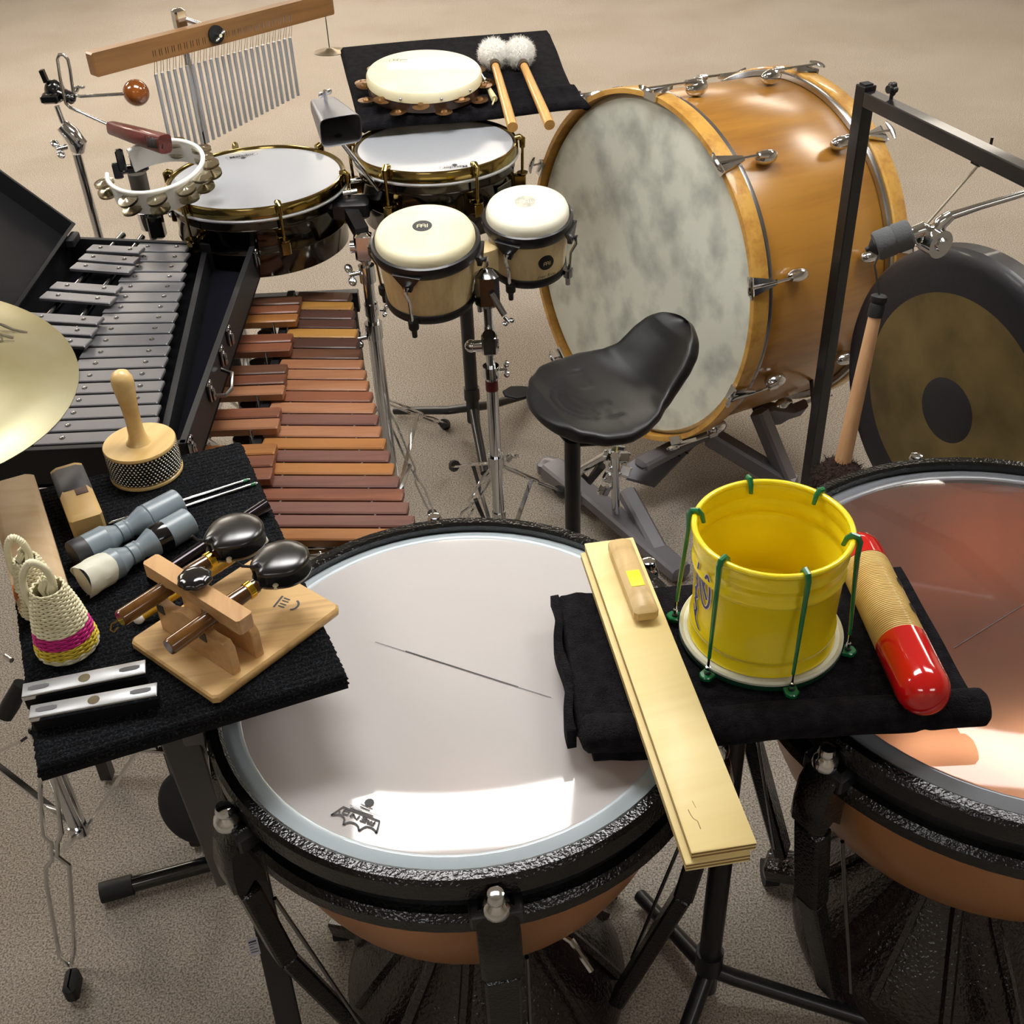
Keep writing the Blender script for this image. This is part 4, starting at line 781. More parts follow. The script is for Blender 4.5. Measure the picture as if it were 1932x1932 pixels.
p0 = aty(107, 200, yv + .03); p1 = aty(113, 232, yv + .03); MB().cyl(p0, (p0.x + .004, p0.y, p1.z), .006).build('upper_rod', chrome, vst)
q0 = aty(135, 262, yv + .04); m_ = MB(); m_.tube([aty(117, 236, yv + .03), aty(134, 252, yv + .03), aty(147, 270, yv + .03), aty(146, 285, yv + .03)], [.016, .02, .021, .016], 12); m_.build('tilter', chrome, vst)
m_ = MB(); wing(m_, aty(114, 280, yv - .01), (-.8, -.6, 0), .019); m_.build('wing_bolt', chrome, vst)
q1 = aty(145, 290, yv + .04); MB().cyl((q1.x, q1.y, .3), q1, .0105).build('pole', chrome, vst)
tripod(vst, q1.x, q1.y, .4, 0, [(q1.x + .3 * math.cos(a), q1.y + .3 * math.sin(a), .012) for a in (.5, 2.6, 4.7)])

# ================================================================ white jingle ring on its stand
JR = Vector((-.7211, 2.3995, 1.113)); JN = Vector((-.051, -.199, .979)).normalized(); rj = .1015
MJ = frame(JR, JN, (1, 0, 0))
jr = thing('jingle_ring', 'white plastic jingle ring with silver jingles mounted beside the larger timbale', 'tambourine', M=MJ)
MB().tube([MJ @ Vector((rj * math.cos(a), rj * math.sin(a), 0)) for a in [math.radians(-172 + 4 * i) for i in range(78)]], .0048, 10).build('rim', white, jr)
MB().lathe(MJ, [(rj - .003, -.002), (rj + .001, -.002), (rj + .001, -.050), (rj - .003, -.050), (rj - .003, -.002)][::-1], 72, math.radians(-172), math.radians(136)).build('frame', white, jr, 40)
for i, a in enumerate((-165, -112, -80, -47, -22, 5, 40, 78)):
    a = math.radians(a)
    for z in (-.012, -.034):
        p = MJ @ Vector(((rj + .010) * math.cos(a), (rj + .010) * math.sin(a), z)); Mj = frame(p, MJ.to_3x3() @ Vector((random.uniform(-.15, .15), random.uniform(-.15, .15), 1)), (1, 0, 0))
        for s_ in ((.0035, 1), (-.0035, -1)):
            pf = [(0, .006), (.005, .0055), (.008, .001), (.0215, 0)]
            pf = [(r_, s_[0] * .8 + h_ * s_[1] * .5) for r_, h_ in pf]
            MB().lathe(Mj, pf if s_[1] > 0 else pf[::-1], 20).build('jingle', jingn, jr, 40)
m_ = MB(); m_.ribbon(wrapM(JR, JN, math.radians(112), -.025, rj + .0015, 0), arc(0, 0, .008, 0, 360, 18), .001); m_.build('printed_mark', printm, jr, 0)
jc = aty(258, 312, 2.56); jst = thing('ring_stand', 'black plastic clamp and grey felt post holding the white jingle ring', 'stand', (jc.x, jc.y, 0))
m_ = MB(); jp = aty(250, 318, 2.52); m_.rbox(frame(jp, (0, 0, 1), (1, .3, 0)), .07, .022, .016, .004); m_.rbox(frame(aty(228, 302, 2.50), (0, 0, 1), (1, .3, 0)), .018, .016, .05, .004); m_.rbox(frame(aty(263, 300, 2.55), (0, -.5, 1), (1, .5, 0)), .04, .02, .03, .004); m_.rbox(frame(aty(222, 322, 2.5), (0, 0, 1), (1, .3, 0)), .02, .014, .036, .003); m_.build('clamp', blackgl, jst)
m_ = MB(); m_.cyl(aty(247, 296, 2.5), aty(250, 312, 2.5), .004); m_.ball(T(*aty(270, 296, 2.53)), .005, n=8, m=6); m_.build('screw', chrome, jst)
f0 = aty(258, 326, 2.56); MB().cyl((f0.x, f0.y, f0.z - .052), (f0.x, f0.y, f0.z), .0205, .021, 24).build('felt', mat('grey_felt', '#5d5952', .9), jst)
MB().cyl((f0.x, f0.y, .25), (f0.x, f0.y, f0.z - .05), .0065).build('rod', darkchrome, jst)
m_ = MB(); cc = aty(262, 408, f0.y); cc.x = f0.x; m_.cyl(cc + Vector((0, 0, -.03)), cc + Vector((0, 0, .012)), .02, .022, 16); m_.cyl(cc + Vector((0, 0, 0)), cc + Vector((.05, -.01, .012)), .006); wing(m_, cc + Vector((.055, -.01, .012)), (1, 0, .2), .011); m_.build('clamp_joint', chrome, jst)
MB().rbox(T(cc.x + .02, cc.y - .012, cc.z - .02), .035, .03, .06, .006).build('clamp_block', blackgl, jst)
tripod(jst, f0.x, f0.y, .3, 0, [(f0.x + .2 * math.cos(a), f0.y + .2 * math.sin(a), .012) for a in (1.5, 3.6, 5.7)])

# ================================================================ bell kit (glockenspiel) in its black case
GZ = .932
FL, FR, NR, NL = at(118, 445, GZ), at(482, 460, GZ), at(350, 836, GZ), Vector((-.99, 1.59, GZ))
gk = thing('glockenspiel', 'grey metal-bar glockenspiel in an open black case', 'glockenspiel', ((FL + NR) / 2 - Vector((0, 0, .075))))
def wallp(a, b, h0, h1, th, nm, m, inn):
    d = (b - a).normalized(); s = Vector((-d.y, d.x, 0)) * inn; P_ = [a, b, b + s * th, a + s * th]
    if (b - a).cross(s).z < 0: P_ = P_[::-1]
    return MB().prism(T(0, 0, 0), [(p.x, p.y) for p in P_], h0, h1).build(nm, m, gk, 0, bevel=.0015)
P_ = [NL, NR, FR, FL]; MB().prism(I4, [(p.x, p.y) for p in P_], GZ - .075, GZ - .068).build('case_floor', feltbl, gk, 0)
for a, b in ((FL, FR), (FR, NR), (NR, NL), (NL, FL)): wallp(a, b, GZ - .074, GZ, .012, 'case_wall', caseedge, -1 if True else 1)
# felt lining wedge to the right of the bars
fa, fb = at(400, 478, GZ - .03), at(325, 835, GZ - .03); 
MB().prism(I4, [(fb.x, fb.y), (NR.x - .014, NR.y + .014), (FR.x - .014, FR.y - .014), (fa.x, fa.y)], GZ - .068, GZ - .06).build('felt_lining', mat('felt_navy', '#0a0b14', .95, spec=.1), gk, 0)
MB().prism(I4, [(fb.x - .02, fb.y), (fb.x - .008, fb.y), (fa.x - .008, fa.y), (fa.x - .02, fa.y)], GZ - .068, GZ - .02).build('inner_ledge', caseedge, gk, 0)
# lid standing open on the far side of the left edge
hd = (NL - FL).normalized(); ld = Vector((-.70, -.06, .71)).normalized(); ld = (ld - hd * ld.dot(hd)).normalized()
Ml = frame((FL + NL) / 2 + ld * .2 + Vector((.006, 0, -.004)), hd.cross(ld), hd); m_ = MB(); Lh = (NL - FL).length
m_.box(Ml, Lh, .4, .006); lid = m_.build('lid', casebl, gk, 0)
ledge = MB()
upv = (Ml.to_3x3() @ Vector((0, 0, 1))); sgn = 1 if upv.x > 0 else -1
ledge.box(Ml @ T(0, -.196, sgn * .022), Lh, .007, .044); ledge.box(Ml @ T(0, .196, sgn * .022), Lh, .007, .044); ledge.box(Ml @ T(Lh / 2 - .004, 0, sgn * .022), .007, .4, .044); ledge.box(Ml @ T(-Lh / 2 + .004, 0, sgn * .022), .007, .4, .044)
ledge.build('lid_rim', caseedge, lid, 0)
MB().rbox(frame(at(137, 452, GZ + .012), (0, 0, 1), hd), .05, .02, .02, .003).build('hinge', caseedge, gk)
# bars
natR = [(1250, 197), (1240, 262), (1222, 325), (1214, 390), (1204, 453), (1186, 518), (1166, 585), (1160, 651), (1139, 720), (1125, 790), (1110, 867), (1095, 938), (1078, 1012), (1072, 1092), (1056, 1168), (1050, 1248), (1038, 1328), (1028, 1406)]
BZ = GZ - .004
def c5(p): return (p[0] / 3.45, 400 + p[1] / 3.45)
def lerp2(a, b, f): return (a[0] + (b[0] - a[0]) * f, a[1] + (b[1] - a[1]) * f)
Rr = [at(*c5(p), BZ) for p in natR]; Ll = [at(*lerp2((268, 452), (84, 800), (i / 17) ** 1.0), BZ) for i in range(18)]
def metalbar(Lp, Rp, pitch, z, th, nm='tone_bar', m=alu):
    d = (Rp - Lp).normalized(); s = Vector((d.y, -d.x, 0)); s = s if s.y < 0 else -s; wd = pitch * .86
    c = (Lp + Rp) / 2 + s * pitch * .46; c.z = z - th / 2
    b = MB().rbox(frame(c, (0, 0, 1), d), (Rp - Lp).length, wd, th, .0016).build(nm, m, gk, 25)
    for f in (.22, .78):
        q = Lp.lerp(Rp, f) + s * pitch * .46; q.z = z
        sr = MB().lathe(T(*q), [(.0052, .0001), (.0048, .0006), (.0030, .0006)][::1], 12).build('felt_washer', rubber, b, 0); MB().lathe(T(*q), [(.0032, .0004), (.0026, .0022), (0, .0028)], 10).build('screw', chrome, b)
    return b
for i in range(18):
    pt = (Rr[i] - Rr[min(i + 1, 17)]).length if i < 17 else (Rr[16] - Rr[17]).length
    # left end: same direction as far wall, shared line
    metalbar(Vector((Ll[i].x, Rr[i].y + (Ll[0].y - Rr[0].y) * (1 - i / 17) * .6 + .0, BZ)), Rr[i], abs(Rr[min(i, 16)].y - Rr[min(i, 16) + 1].y), BZ, .008)
accR = [(945, 225), (915, 290), (885, 350), (800, 478), (765, 546), (680, 678), (643, 748), (603, 820), (505, 975), (470, 1050), (360, 1260)]
accL = [(605, 207), (556, 265), (502, 322), (372, 448), (308, 510), (190, 648), (130, 722), (70, 792), (-60, 960), (-110, 1040), (-250, 1250)]
AZ = BZ + .014
for i, (l, r_) in enumerate(zip(accL, accR)):
    Lp, Rp = at(*c5(l), AZ), at(*c5(r_), AZ); metalbar(Lp, Rp, .037, AZ, .008)
for (a, b) in (((800, 150), (-100, 1130)), ((925, 165), (380, 900))):
    MB().cyl(at(*c5(a), BZ - .006), at(*c5(b), BZ - .006), .0075, n=12).build('rail', darkchrome, gk)
MB().cyl(at(*c5((1150, 240)), BZ - .02), at(*c5((950, 1440)), BZ - .02), .006, n=8).build('rail', blackm, gk)
# latches and handle outside the right wall
wd_ = (NR - FR).normalized(); ws = Vector((-wd_.y, wd_.x, 0)); ws = ws if ws.x > 0 else -ws
def wp(f, z=0): return FR.lerp(NR, f) + ws * .004 + Vector((0, 0, z))
for f in (.05, .50, .60, .76, .985):
    m_ = MB(); p = wp(f, -.016); m_.rbox(frame(p, ws, (0, 0, 1)), .034, .022, .006, .0015); m_.rbox(frame(p + Vector((0, 0, -.006)) + ws * .005, ws, (0, 0, 1)), .022, .012, .006, .002); m_.ring(frame(p + Vector((0, 0, .014)) + ws * .003, ws, wd_), .008, .0015, 14, 6); m_.build('latch', darkchrome, gk)
m_ = MB(); m_.tube([wp(.63, -.03), wp(.64, -.035) + ws * .02, wp(.70, -.04) + ws * .025, wp(.74, -.035) + ws * .02, wp(.75, -.03)], .004, 8); m_.build('carry_handle', darkchrome, gk)
for f, g in ((.1, .15), (.1, .85), (.85, .15), (.85, .85)):
    p = NL.lerp(NR, g).lerp(FL.lerp(FR, g), f); 
gst = thing('case_stand', 'black folding stand under the open glockenspiel case', 'stand', ((FL + NR) / 2).to_tuple()[:2] + (0,))
g1, g2 = NL.lerp(NR, .5), FL.lerp(FR, .4)
for p in (NL.lerp(FL, .12).lerp(NR.lerp(FR, .12), .5), FL.lerp(NL, .12).lerp(FR.lerp(NR, .12), .5)):
    MB().bar((p.x - .18, p.y, GZ - .082), (p.x + .16, p.y, GZ - .082), .03, .012).build('cross_bar', blackm, gst, 0)
    for s_ in (-.14, .0): MB().bar((p.x + s_, p.y, GZ - .088), (p.x + s_ * 1.1, p.y, .01), .025, .025, (0, 1, 0)).build('leg', blackm, gst, 0)

# ================================================================ xylophone
XZ = .775
xy = thing('xylophone', 'xylophone with brown wooden bars on a dark frame', 'xylophone', (-.35, 1.85, 0))
xc = {'o': ('#96622f', '#7c4c22'), 'b': ('#5f3c28', '#48291b'), 'p': ('#6b453b', '#55352c'), 'l': ('#99694a', '#815030'), 'd': ('#4c2f26', '#3a221a'), 'y': ('#a87a3a', '#8c5f28'), 'r': ('#79472f', '#5e3422')}
xm = {k: wood('bar_wood_' + k, a, b, 0, .5, .08, 14, 20, .7) for k, (a, b) in xc.items()}
rp_ = [(662, 551), (665, 569), (668, 585), (670, 603), (674, 620), (677, 638), (682, 658), (685, 678), (690, 697), (695, 717), (702, 738), (707, 759), (713, 781), (719, 803), (727, 826), (735, 849), (743, 873), (752, 897), (761, 921), (770, 946), (781, 971), (791, 996)]
cols = 'byddydblllrlplopoprppo' ; cols = cols[:22]
lft = [(566, 551), (480, 880), (460, 1000)]
npos = []
for i, (u, v) in enumerate(rp_):
    Rp = at(u, v, XZ); f = i / 21; lu = 566 - (566 - 468) * f - 4; Lp = at(lu, v - 1, XZ)
    nx = at(*rp_[i + 1], XZ) if i < 21 else Rp + (Rp - at(*rp_[20], XZ)); pitch = abs(Rp.y - nx.y)
    d = (Rp - Lp).normalized(); c = (Lp + Rp) / 2 + Vector((0, -pitch * .42, 0)); th = .018; c.z = XZ - th / 2
    b = MB().rbox(frame(c, (0, 0, 1), d), (Rp - Lp).length, pitch * .84, th, .0024).build('bar', xm[cols[i]], xy, 30)
    npos.append((Lp, Rp, pitch))
    for g in (.2, .8): q = Lp.lerp(Rp, g) + Vector((0, -pitch * .93, 0)); MB().cyl((q.x, q.y, XZ - .03), (q.x, q.y, XZ - .002), .0022, n=8).build('cord_post', steel, b)
aR = [(790, 200), (776, 255), (766, 312), (734, 440), (726, 500), (697, 640), (690, 705), (682, 775), (656, 920), (647, 992), (629, 1155), (615, 1232), (604, 1312)]
acol = 'brorrbrlrlorr'
XA = XZ + .022
for i, (a, b_) in enumerate(aR):
    u, v = 340 + a / 3.45, 500 + b_ / 3.45; Rp = at(u, v, XA); ln = .165 + .075 * i / 12; Lp = Rp - Vector((ln, -.004, 0)); pitch = .042; th = .018
    d = (Rp - Lp).normalized(); c = (Lp + Rp) / 2 + Vector((0, -pitch * .42, 0)); c.z = XA - th / 2
    b = MB().rbox(frame(c, (0, 0, 1), d), ln, pitch * .84, th, .0025).build('bar', xm[acol[i]], xy, 30)
    q = Rp + Vector((-.05, -pitch * .93, 0)); MB().cyl((q.x, q.y, XA - .03), (q.x, q.y, XA - .002), .0022, n=8).build('cord_post', steel, b)
XF, XN = at(600, 548, XZ).y + .01, at(650, 1012, XZ).y - .01
def rail(a, b, w_, h_, nm, m=blackm): return MB().bar(a, b, w_, h_).build(nm, m, xy, 0, bevel=.002)
rail((-.385, XF, XZ - .032), (-.235, XN, XZ - .032), .022, .022, 'rail'); rail((-.46, XF, XZ - .034), (-.40, XN, XZ - .034), .022, .022, 'rail'); rail((-.495, XF, XZ - .012), (-.47, XN, XZ - .012), .018, .022, 'rail'); rail((-.60, XF, XZ - .012), (-.64, XN, XZ - .012), .018, .022, 'rail')
rail((-.66, XF + .01, XZ - .04), (-.34, XF + .01, XZ - .04), .025, .05, 'end_piece'); rail((-.70, XN - .012, XZ - .05), (-.36, XN - .012, XZ - .05), .025, .05, 'end_piece')
resm = mat('resonator_metal', '#3a3632', .35, .8)
for i, (Lp, Rp, pitch) in enumerate(npos):
    q = Lp.lerp(Rp, .5) + Vector((0, -pitch * .45, 0)); MB().cyl((q.x, q.y, XZ - .04), (q.x, q.y, XZ - .12 - .012 * i), pitch * .44, n=16).build('resonator', resm, xy)
for i, (a, b_) in enumerate(aR):
    p = at(340 + a / 3.45, 500 + b_ / 3.45, XA); MB().cyl((p.x - .085, p.y - .018, XZ - .035), (p.x - .085, p.y - .018, XZ - .13 - .014 * i), .017, n=16).build('resonator', resm, xy)
m_ = MB(); 
for (u, v) in ((437, 735), (470, 815), (520, 655)): p = at(u, v, XZ - .05); m_.bar(p + Vector((-.03, .02, 0)), p + Vector((.03, -.02, 0)), .014, .012); m_.ball(T(*p), .01, n=8, m=6)
m_.build('damper_fitting', darkchrome, xy)
# small chrome clamp fittings at the near end
p = at(606, 1027, XZ - .02); m_ = MB(); m_.rbox(frame(p, (0, 0, 1), (1, -.04, 0)), .046, .012, .012, .002); m_.cyl(p + Vector((.02, 0, 0)), p + Vector((.034, 0, 0)), .0025); p2 = at(604, 1043, XZ - .02); m_.rbox(frame(p2, (0, 0, 1), (1, -.04, 0)), .044, .018, .003, .001); m_.ball(T(*p2), .004, n=8, m=6); m_.build('end_catch', chrome, xy)
for x, y in ((-.66, XF), (-.36, XF), (-.68, XN), (-.38, XN + .02)): MB().cyl((x, y, .05), (x, y, XZ - .05), .014, n=12).build('leg', blackm, xy); MB().cyl((x - .012, y, .026), (x + .012, y, .026), .026, n=16).build('caster', rubber, xy)

# ================================================================ suspended cymbal, left
CC = Vector((-.8748, 1.431, 1.1582)); CNn = Vector((.159, -.071, .985)); MC = frame(CC, CNn, (1, 0, 0))
cy = thing('cymbal', 'golden bronze cymbal cut off by the left edge of the picture', 'cymbal', M=MC)
gp = [(.255, 0)] + [(.255 - .0065 * i, .0022 * i * .5 + (.0003 if i % 2 else 0)) for i in range(1, 32)]
prof = [(.255, 0)] + [(r_, .026 * (1 - (r_ / .255) ** 1.4) + .00025 * math.sin(r_ * 1800)) for r_ in np.linspace(.25, .055, 60)] + [(.045, .032), (.03, .042), (.012, .047), (.006, .047)]
MB().lathe(MC, prof, 96).lathe(MC, [(a, b - .0012) for a, b in prof][::-1], 96).build('bow', cymm, cy, 70)
m_ = MB()
def cpx_(a, b): p = MC.inverted() @ atp(a / 10.73, 560 + b / 10.73, CC + CNn * .012, CNn); return (p.x, p.y)
hh = lambda p: (p[0], p[1], .0268 * (1 - (math.hypot(p[0], p[1]) / .255) ** 1.4) + .0006)
for pts, wd in (([(-120, 470), (60, 530), (250, 610), (540, 655)], .0045), ([(-120, 680), (200, 665), (540, 658)], .002), ([(-150, 700), (0, 745), (270, 795)], .0045), ([(-100, 800), (40, 830), (45, 880), (-20, 920)], .003), ([(0, 900), (120, 880), (290, 878)], .0016)): m_.ribbon(MC, [cpx_(*p) for p in pts], wd, 0, f=hh)
m_.build('printed_name', mat('brown_print', '#3f3420', .6), cy, 0)
MB().lathe(MC @ T(0, 0, .046), [(0, .02), (.008, .018), (.02, .014), (.02, 0), (0, 0)][::-1], 20).build('felt', mat('felt_grey', '#77736b', .9), cy)

# ================================================================ left carpeted table and its stands
LZ = .93
TR_, BR_, BL_ = at(455, 830, LZ), at(657, 1274, LZ), at(66, 1452, LZ); TL_ = TR_ + BL_ - BR_
lx = (TR_ - TL_); ly = (TL_ - BL_); LW, LH = lx.length, ly.length; lx.normalize(); ly.normalize()
def lt(x, y, z=0): return BL_ + lx * x + ly * y + Vector((0, 0, z))
def ltxy(p): q = p - BL_; return q.dot(lx), q.dot(ly)
t = thing('carpeted_table', 'tray table covered in ribbed black carpet at the left', 'table', lt(LW / 2, LH / 2, -.93))
def rib(u, v):
    e = min(u, 1 - u, v * LH / LW, (1 - v) * LH / LW) * LW; drop = -.014 * max(0, 1 - e / .006) ** 2
    rnd = random.uniform(-.0006, .0006)
    return lt(u * LW + random.uniform(-.001, .001) * (e < .002) * 2, v * LH, -.0012 + .0016 * abs(math.sin(v * PI * 62)) + rnd + drop)
random.seed(3); MB().grid(rib, 90, 372).build('ribbed_carpet', carpetblk, t, 75)
MB().prism(I4, [(p.x, p.y) for p in (lt(.002, .002), lt(LW - .002, .002), lt(LW - .002, LH - .002), lt(.002, LH - .002))], LZ - .024, LZ - .004).build('board', tray_cloth, t, 0)
MB().prism(I4, [(p.x, p.y) for p in (lt(.05, .05), lt(LW - .05, .05), lt(LW - .05, LH - .05), lt(.05, LH - .05))], LZ - .03, LZ - .024).build('under_frame', blackm, t, 0)
# black X stand
xs = thing('keyboard_stand', 'black X-shaped stand under the carpeted table', 'stand', lt(LW * .6, .12, -.93))
xa, xb = at(338, 1378, .89), at(440, 1655, .03) 
MB().bar(at(322, 1340, .9), at(432, 1660, .05), .05, .018, (.3, -1, .1)).build('bar', blackm, xs, 0, bevel=.003)
MB().bar(at(462, 1560, .5), at(560, 2000, .12), .04, .02, (.3, -1, .1)).build('bar', blackm, xs, 0, bevel=.003)
MB().bar(at(360, 1350, .9), at(380, 1480, .5), .03, .02, (.3, -1, .1)).build('bar', blackm, xs, 0, bevel=.003)
f0_, f1_ = at(190, 1685, .022), at(430, 1620, .022); MB().cyl(f0_.lerp(f1_, .15), f1_, .016, n=20).build('foot_tube', blackgl, xs)
MB().cyl(f0_, f0_.lerp(f1_, .25), .021, .0205, 20).build('rubber_foot', rubber, xs)
p = at(483, 1780, .33); lb = MB().rbox(frame(p + Vector((0, -.012, .01)), (.3, -1, .5), (1, .3, 0)), .016, .03, .001, .0003).build('paper_label', mat('label_paper', '#c9cbdd', .6), xs, 0)
m_ = MB(); Ml_ = frame(p + Vector((0, -.0128, .01)), (.3, -1, .5), (1, .3, 0))
for k in range(5): m_.ribbon(Ml_, [(-.006, .010 - k * .0045), (.006 if k != 2 else .001, .010 - k * .0045)], .0012 if k else .003, .0008)
m_.build('label_lines', printm, lb, 0)
# dark round resonant pad behind the bar
pd_ = thing('practice_pad', 'dark oval rubber pad leaning behind the black stand bar', 'pad', at(365, 1530, .1)); MB().lathe(frame(at(368, 1520, .18), (-.25, -.9, .45), (1, 0, 0)), [(0, .01), (.07, .01), (.078, .004), (.078, -.012), (0, -.012)][::-1], 40).build('disc', mat('dark_pad', '#191a20', .6), pd_)
# chrome stand below the table
hx = at(150, 1565, .13); cs_ = thing('low_chrome_stand', 'chrome tripod stand below the front left corner of the carpeted table', 'stand', (hx.x, hx.y, 0))
MB().cyl(hx, (hx.x, hx.y, .42), .0165, n=20).build('tube', chrome, cs_); MB().cyl((hx.x, hx.y, .125), (hx.x, hx.y, .15), .02, n=20).build('collar', chrome, cs_)
ft = at(137, 1868, .012); hp = at(96, 1445, .5)
def legpx(pts, zs, nm='leg'):
    m_ = MB(); m_.tube([at(u, v, z) for (u, v), z in zip(pts, zs)], .0042, 8); return m_
zf = lambda v: .5 * (1 - (v - 1445) / (1815 - 1445)) + .02
pl = [(86, 1462), (76, 1475), (76, 1500), (82, 1575), (97, 1590), (99, 1622), (86, 1638), (88, 1670), (112, 1803), (132, 1822)]; pr2 = [(86, 1458), (97, 1462), (104, 1475), (116, 1572), (108, 1590), (108, 1615), (130, 1632), (132, 1660), (141, 1790), (134, 1822)]
m_ = legpx(pl, [zf(v) for u, v in pl]); m_.tube([at(u, v, zf(v)) for u, v in pr2], .0042, 8); m_.ball(T(*at(104, 1605, zf(1605))), .004, n=8, m=6); m_.build('leg', chrome, cs_)
m_ = MB(); m_.rbox(frame(at(137, 1858, .025), (0, 0, 1), (1, .1, 0)), .024, .05, .045, .008); m_.build('rubber_foot', rubber, cs_)
for a, za, b, zb in (((262, 1412), .5, (165, 1560), .14), ((262, 1412), .5, (420, 1425), .42), ((45, 1395), .5, (-30, 1430), .3), ((-10, 1440), .3, (150, 1565), .14), ((150, 1570), .14, (112, 1612), .27)):
    MB().bar(at(*a, za), at(*b, zb), .012, .005).build('brace', chrome, cs_)
p = at(283, 1405, .52); MB().rbox(T(*p), .03, .02, .014, .004).build('joint', chrome, cs_)
for a, b in (((262, 1412), (262, 1300)), ((96, 1440), (96, 1300))): pass
m_ = MB(); m_.tube([at(40, 1290, .5), at(20, 1330, .46), at(8, 1352, .44)], [.014, .017, .015], 12); m_.build('rubber_foot', rubber, cs_)
m_ = MB(); m_.cyl(at(10, 1238, .5), at(22, 1246, .5), .005); m_.build('bolt', chrome, cs_)

# ================================================================ things on the carpeted table
def lz(u, v, h=0): return at(u, v, LZ + h)
# big wood block, partly cut by the left edge
A_, B_, C_ = lz(62, 890, .045), lz(124, 1092, .045), lz(30, 1120, .045)
wl = (A_ - B_); wlen = wl.length; wl.normalize(); wsd = Vector((-wl.y, wl.x, 0)); wsd = wsd if wsd.x < 0 else -wsd
wbig = wood('temple_block_beige', '#c8ad88', '#b6966c', 0, .6, .0, 3, 10, .7)
c = B_ + wl * wlen / 2 + wsd * .034; c.z = LZ + .0235
t = thing('large_wood_block', 'large pale beige wood block lying at the left edge of the carpeted table', 'wood block', (c.x, c.y, LZ))
MB().rbox(frame(c, (0, 0, 1), wl), wlen + .01, .068, .045, .007).build('block', wbig, t)
MB().rbox(frame(B_ + wsd * .062 + wl * .012 + Vector((0, 0, -.006)), (0, 0, 1), wl), .03, .012, .01, .002).build('orange_slot', mat('orange_paint', '#b06a34', .5), t)
# small wood block with tape
P0, P1, P2 = lz(152, 868, .042), lz(192, 962, .042), lz(128, 978, .042)
wl = (P0 - P1); wlen = wl.length + .004; wl.normalize(); wsd = (P2 - P1); ww = wsd.length; wsd = Vector((-wl.y, wl.x, 0)); wsd = wsd if wsd.x < 0 else -wsd
c = P1 + wl * wlen / 2 + wsd * ww / 2; c.z = LZ + .021; Mw = frame(c, (0, 0, 1), wl)
t = thing('small_wood_block', 'small tan wood block with black tape wrapped on its far half', 'wood block', (c.x, c.y, LZ))
tanw = mat('tan_block', '#c4a267', .55, 0, .0, var=('#ab8a52', 9, 3)); MB().rbox(Mw, wlen, ww, .042, .006).build('block', tanw, t)
tape = mat('grey_black_tape', '#38363a', .5); tb_ = MB().rbox(Mw @ T(wlen * .20, 0, .0006), wlen * .5, ww + .0012, .0428, .006).build('black_tape', tape, t)
MB().rbox(Mw @ T(-wlen * .08, -.008 * (1), .0218), .018, .018, .0012, .0004).build('brown_patch', mat('brown_tape', '#4f3730', .6), t)
# cabasa
cc_ = at(263, 836, LZ + .055); rc = .0552
t = thing('cabasa', 'cabasa with pale wooden handle and loops of steel beads behind the grey tube shakers', 'cabasa', (cc_.x, cc_.y, LZ)); Mc = T(cc_.x, cc_.y, LZ)
pine = wood('cabasa_maple', '#dcbc7e', '#c9a464', 1.2, .35, .35, 10, 12, .5)
MB().lathe(Mc, [(0, .001), (rc, .001), (rc + .0015, .002), (rc + .0015, .0055), (rc, .007), (0, .007)], 56).build('base_disc', pine, t)
MB().lathe(Mc, [(rc - .006, .005), (rc - .004, .03), (rc - .006, .052)], 56).build('steel_drum', mat('cabasa_steel', '#25241f', .5, .3), t)
MB().lathe(Mc, [(0, .052), (rc, .052), (rc + .001, .053), (rc + .001, .0565), (rc, .058), (0, .058)], 56).build('top_disc', pine, t)
m_ = MB()
for j in range(10):
    for i in range(54):
        a = 2 * PI * (i + (j % 2) * .5) / 54 + j * .01; m_.ball(Mc @ T((rc - .0008) * math.cos(a), (rc - .0008) * math.sin(a), .0095 + j * .0044), .0022, n=6, m=4)
m_.build('steel_beads', mat('bead_steel', '#d9d7d0', .2, 1), t, 60, kind='stuff')
m_ = MB()
for j in range(10): m_.ring(Mc @ T(0, 0, .0095 + j * .0044), rc - .002, .0006, 48, 5)
m_.build('bead_strings', rubber, t, kind='stuff')
MB().lathe(Mc @ T(0, 0, .058), [(.021, -.001), (.0165, .004), (.013, .015), (.0118, .035), (.0125, .06), (.015, .085), (.017, .104), (.0165, .114), (.012, .123), (.005, .127), (0, .1275)], 28).build('handle', pine, t, 60)
# two triangle beaters
for (a, b, nm) in (((205, 988), (472, 904), 'thin steel beater rod, the farther of the pair beside the cabasa'), ((218, 998), (486, 911), 'thin steel beater rod, the nearer of the pair beside the cabasa')):
    p, q = lz(*a, .003), lz(*b, .003); t = thing('triangle_beater', nm, 'beater', p); d = (q - p)
    MB().tube([p, p + d * .02, p + d * .98, q], [.001, .0026, .0026, .001], 10).build('rod', chrome, t); MB().cyl(p + d * .95, p + d * .98, .0029, n=10).build('green_band', greenm, t)
